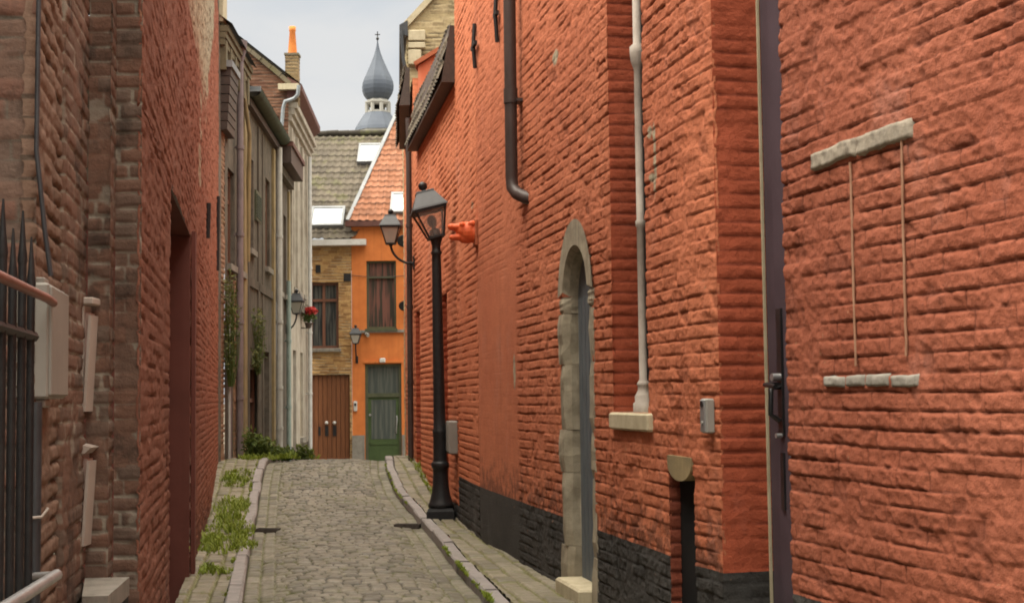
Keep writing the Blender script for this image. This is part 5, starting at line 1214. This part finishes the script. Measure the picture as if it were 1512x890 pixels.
# ================================================================== PLANTS
def grass_patch(name,label,boxes,n,hmin,hmax,seed,kind='stuff'):
    r=random.Random(seed); vs=[];fs=[];at=[]
    for i in range(n):
        (x,y,rx,ry)=boxes[r.randrange(len(boxes))]
        a=r.random()*6.28; q=math.sqrt(r.random()); px=x+rx*q*math.cos(a); py=y+ry*q*math.sin(a); px-=.17*(py-y)
        if float(vn(np.array(px*9.),np.array(py*4.),seed))<.38*r.uniform(.4,1.6): continue
        z=float(zprof(py))+.03; h=r.uniform(hmin,hmax)*(1.15-.6*q)*(.5+float(vn(np.array(px*6.),np.array(py*3.),seed+9))); b=r.random()*6.28; w=r.uniform(.004,.009); l=h*r.uniform(.2,.9)
        dx,dy=math.cos(b),math.sin(b); sx,sy=-dy*w,dx*w; c=r.random(); k=len(vs)
        for t,ww in((0,1),(.5,.85),(.85,.5)):
            ox,oy=px+dx*l*t*t,py+dy*l*t*t; zz=z+h*(t-.25*t*t); vs+=[(ox-sx*ww,oy-sy*ww,zz),(ox+sx*ww,oy+sy*ww,zz)]
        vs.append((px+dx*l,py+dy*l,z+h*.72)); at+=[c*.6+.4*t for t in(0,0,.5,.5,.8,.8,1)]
        fs+=[(k,k+1,k+3,k+2),(k+2,k+3,k+5,k+4),(k+4,k+5,k+6)]
    m=MB(); m.add(vs,fs,True); return tag(m.build(name,M['grass'],None,at),label,None,None,kind)
def gp_(px,py):   # ground point under a picture point, on the humped street
    r=ray(px,py); Y=9.
    while Y<36:
        if EZ+r[2]/r[1]*Y<=float(zprof(Y))+.03: break
        Y+=.02
    if Y>24: Y=22.1
    return r[0]/r[1]*Y,Y
def boxat(px,py,rx,ry): x,y=gp_(px,py); return (x,y,rx,ry)
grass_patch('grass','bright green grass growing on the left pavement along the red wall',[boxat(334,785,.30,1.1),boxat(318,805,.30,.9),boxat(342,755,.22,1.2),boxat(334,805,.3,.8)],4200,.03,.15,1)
grass_patch('grass','small tuft of grass on the left pavement near the doorway',[boxat(318,845,.16,.18),boxat(308,840,.08,.1)],200,.02,.08,2)
grass_patch('grass','patch of grass by the end of the red wall on the left',[boxat(352,703,.20,.6),boxat(346,712,.2,.4)],900,.03,.12,3)
grass_patch('grass','grass fringe along the far left house fronts at the crest of the street',[boxat(374,676,.25,.8),boxat(398,676,.35,.5),(HL(21.6)+.5,21.8,.3,.7),boxat(438,676,.25,.5),(HL(23)+.8,23,.5,1.)],3000,.04,.2,4)
grass_patch('grass','thin green fringe of weeds along the foot of the lower orange house',[(-1.25,19.4,.06,.9),(-1.06,18.2,.05,.8),(-1.40,20.55,.1,.35)],500,.04,.14,5)
def kerbgrass(fn,side,seed,label,ys):
    r=random.Random(seed); bx=[]
    for a,b,n in ys:
        for k in range(n):
            y=r.uniform(a,b); bx.append((float(fn(y))+side*(KW/2+.008),y,.018,.12))
    return grass_patch('grass',label,bx,1500,.015,.05,seed)
kerbgrass(kerbL,-1,6,'thin line of moss and grass behind the left kerb',((10,21,60),)); kerbgrass(kerbR,-1,7,'thin line of moss and grass along the right gutter',((9.5,13,26),(17,21,20)))
def leafy(name,label,cat,pts,n,size,mat,seed,group=None,stem=True,parent=None,flat=None):
    """pts: (x,y,z,rx,ry,rz) ellipsoids filled with small bent leaves"""
    r=random.Random(seed); vs=[];fs=[];at=[]
    base=Vector((sum(p[0] for p in pts)/len(pts),sum(p[1] for p in pts)/len(pts),min(p[2]-p[5] for p in pts)))
    t=thing(name,label,cat,base,0,group); m=MB(); ms=MB()
    for i in range(n):
        p=pts[r.randrange(len(pts))]
        v=Vector((r.gauss(0,1),r.gauss(0,1),r.gauss(0,1))).normalized()*(r.random()**.45)
        c=Vector((p[0]+v.x*p[3],p[1]+v.y*p[4],p[2]+v.z*p[5]))
        s=size*r.uniform(.55,1.3); a=Vector((r.gauss(0,1),r.gauss(0,1),r.gauss(.25,.7))).normalized(); b=a.cross(Vector((r.gauss(0,1),r.gauss(0,1),r.gauss(0,1)))).normalized(); nn=a.cross(b)
        k=[c,c+a*s*.5+b*s*.28+nn*s*.06,c+a*s*1.05-nn*s*.12,c+a*s*.5-b*s*.28+nn*s*.06]
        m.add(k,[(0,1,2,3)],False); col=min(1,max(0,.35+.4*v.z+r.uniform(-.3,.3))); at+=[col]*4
        if stem and i%9==0:
            q=Vector((base.x+(c.x-base.x)*.35,base.y+(c.y-base.y)*.35,base.z)); ms.tube([q,(q+c)/2+Vector((r.uniform(-.04,.04),r.uniform(-.04,.04),.03)),c],.004,4)
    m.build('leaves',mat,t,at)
    if stem: ms.build('stems',M['leaf'],t,[.2]*len(ms.v))
    return t
def gz(x,y): return float(zprof(y))
def clump(px,py,w,h,n,seed,label,size=.075,Y=None):
    x,y=gp_(px,py); z=gz(x,y); leafy('weed_clump',label,'plant',[(x,y,z+h*.45,w,w*1.4,h*.5),(x+w*.4,y+.1,z+h*.3,w*.7,w,h*.35),(x-w*.4,y,z+h*.5,w*.6,w,h*.5)],n,size,M['leaf'],seed,'weeds at the foot of the old houses')
clump(393,672,.20,.42,420,11,'dark leafy weed clump at the foot of the pale grey downpipe')
clump(375,668,.18,.50,380,12,'tall leafy weeds against the old wall left of the dark clump')
clump(420,674,.17,.22,260,13,'low green weeds below the far left wall lantern')
clump(449,675,.14,.24,220,14,'small weeds beside the brown wooden double door')
p=Hp(21.55,.06)
leafy('climbing_plant','yellowish climbing plant on the old wall just beyond the red house','climbing plant',[(Hp(21.35,.08).x,21.35,3.05,.10,.45,.35),(Hp(21.6,.1).x,21.6,2.6,.12,.5,.4),(Hp(21.5,.08).x,21.5,2.1,.06,.4,.5)],420,.06,M['ivy'],21)
leafy('climbing_plant','green climbing plant hanging on the old grey plaster house','climbing plant',[(Hp(24.9,.08).x,24.9,2.75,.08,.6,.30),(Hp(25.1,.08).x,25.1,2.35,.08,.5,.35),(Hp(24.6,.08).x,24.6,2.1,.06,.4,.25)],420,.06,M['ivy'],22)
# red geranium on the white house
pf=atY(458,459,33.6)
t=leafy('potted_geranium','red flowering geranium by the far left wall lantern','plant',[(pf.x-.02,33.6,pf.z-.16,.17,.16,.10)],160,.07,M['leaf'],31)
r=random.Random(5); m=MB(); at=[]; o=Vector(t.location)
for i in range(170):
    v=Vector((r.gauss(0,1),r.gauss(0,1),r.gauss(0,1))).normalized()*r.random()**.4; c=Vector((pf.x+v.x*.16,33.6+v.y*.15,pf.z+v.z*.085)); a=Vector((r.gauss(0,1),r.gauss(0,1),r.gauss(0,1))).normalized()*.04; b=a.cross(Vector((r.gauss(0,1),r.gauss(0,1),r.gauss(0,1)))).normalized()*.035
    m.add([c-a-b,c+a-b,c+a+b,c-a+b],[(0,1,2,3)]); at+=[r.random()]*4
m.build('flowers',M['petal'],t,at)
m=MB(); zq=pf.z-.3; m.lathe([(.06,zq-.10),(.09,zq),(.10,zq+.02),(.08,zq+.02)],(pf.x-.04,33.6,0),12); ph=Hp(33.6,.0); m.tube([(ph.x-.02,33.6,zq-.1),(pf.x-.15,33.6,zq-.1)],.012,6); m.tube([(ph.x-.02,33.6,zq-.105),(pf.x,33.6,zq-.105)],.012,6); m.build('pot',M['wood_dark'],t)
# ================================================================== SKY, SUN, CAMERA
w=bpy.data.worlds.new('World'); scn.world=w; w.use_nodes=True; nt=w.node_tree; N=nt.nodes; N.clear()
out=N.new('ShaderNodeOutputWorld'); bg=N.new('ShaderNodeBackground'); nt.links.new(bg.outputs[0],out.inputs[0])
SUN_EL,SUN_AZ=R(58),R(-105)      # azimuth measured from +Y towards +X
sky=N.new('ShaderNodeTexSky'); sky.sky_type='NISHITA'; sky.sun_disc=False; sky.sun_elevation=SUN_EL; sky.sun_rotation=SUN_AZ; sky.air_density=1.; sky.dust_density=2.
tc=N.new('ShaderNodeTexCoord'); sx=N.new('ShaderNodeSeparateXYZ'); nt.links.new(tc.outputs['Generated'],sx.inputs[0])
def mr(x,a,b,lo,hi,smooth=True):
    m=N.new('ShaderNodeMapRange'); m.interpolation_type='SMOOTHSTEP' if smooth else 'LINEAR'; nt.links.new(x,m.inputs[0])
    for i,v in zip((1,2,3,4),(a,b,lo,hi)): m.inputs[i].default_value=v
    return m.outputs[0]
def mp(sc):
    m=N.new('ShaderNodeMapping'); m.inputs['Scale'].default_value=sc; nt.links.new(tc.outputs['Generated'],m.inputs[0]); return m.outputs[0]
def ns(scale,detail,sc=(1,1,2.2)):
    n=N.new('ShaderNodeTexNoise'); n.inputs['Scale'].default_value=scale; n.inputs['Detail'].default_value=detail; n.inputs['Roughness'].default_value=.5; n.inputs['Distortion'].default_value=.4; nt.links.new(mp(sc),n.inputs['Vector']); return n.outputs[0]
def mx(f,a,b,mode='MIX'):
    m=N.new('ShaderNodeMix'); m.data_type='RGBA'; m.blend_type=mode
    for s,v in((m.inputs[0],f),(m.inputs[6],a),(m.inputs[7],b)):
        if isinstance(v,bpy.types.NodeSocket): nt.links.new(v,s)
        elif isinstance(v,tuple): s.default_value=(*v,1)
        else: s.default_value=v
    return m.outputs[2]
# overcast: cloud layer about three times brighter overhead than near the horizon
ZEN=10
cl=mx(mr(ns(5.5,6),.40,.62,0,1),(.70,.735,.765),(.82,.82,.81))
cl=mx(mr(ns(2.6,3,(1,1,3)),.5,.7,0,.65),cl,(.90,.885,.85))
cl=mx(mr(sx.outputs[2],.25,.6,0,1),cl,(.82,.765,.655))
grad=mr(sx.outputs[2],.30,1.0,1.0,ZEN); gm_=N.new('ShaderNodeVectorMath'); gm_.operation='SCALE'; nt.links.new(cl,gm_.inputs[0]); nt.links.new(grad,gm_.inputs[3])
sk=N.new('ShaderNodeVectorMath'); sk.operation='SCALE'; nt.links.new(sky.outputs[0],sk.inputs[0]); sk.inputs[3].default_value=.10
nt.links.new(mx(.90,sk.outputs[0],gm_.outputs[0]),bg.inputs[0]); bg.inputs[1].default_value=1.0
sl=bpy.data.lights.new('sun','SUN'); sl.energy=5; sl.angle=R(40); sl.color=(1,.93,.80); so=bpy.data.objects.new('sun',sl); COL.objects.link(so)
dirv=Vector((math.sin(SUN_AZ)*math.cos(SUN_EL),math.cos(SUN_AZ)*math.cos(SUN_EL),math.sin(SUN_EL))); so.rotation_euler=dirv.to_track_quat('Z','Y').to_euler(); so.location=(0,0,20)
cam=bpy.data.cameras.new('camera'); cam.sensor_width=36; cam.lens=F/1512*36; cam.clip_end=3000; cam.clip_start=.05
co=bpy.data.objects.new('camera',cam); COL.objects.link(co); co.location=(0,0,EZ)
co.matrix_world=Matrix.Translation((0,0,EZ))@Matrix.Rotation(math.pi/2+PITCH,4,'X')@Matrix.Rotation(-ROLL,4,'Z')
scn.camera=co
scn.view_settings.view_transform='Standard'; scn.view_settings.look='None'; scn.view_settings.exposure=0; scn.view_settings.gamma=1
scn.cycles.filter_width=1.9; scn.cycles.use_denoising=True; scn.cycles.max_bounces=8; scn.cycles.diffuse_bounces=5; scn.cycles.use_adaptive_sampling=True; scn.cycles.adaptive_threshold=.02
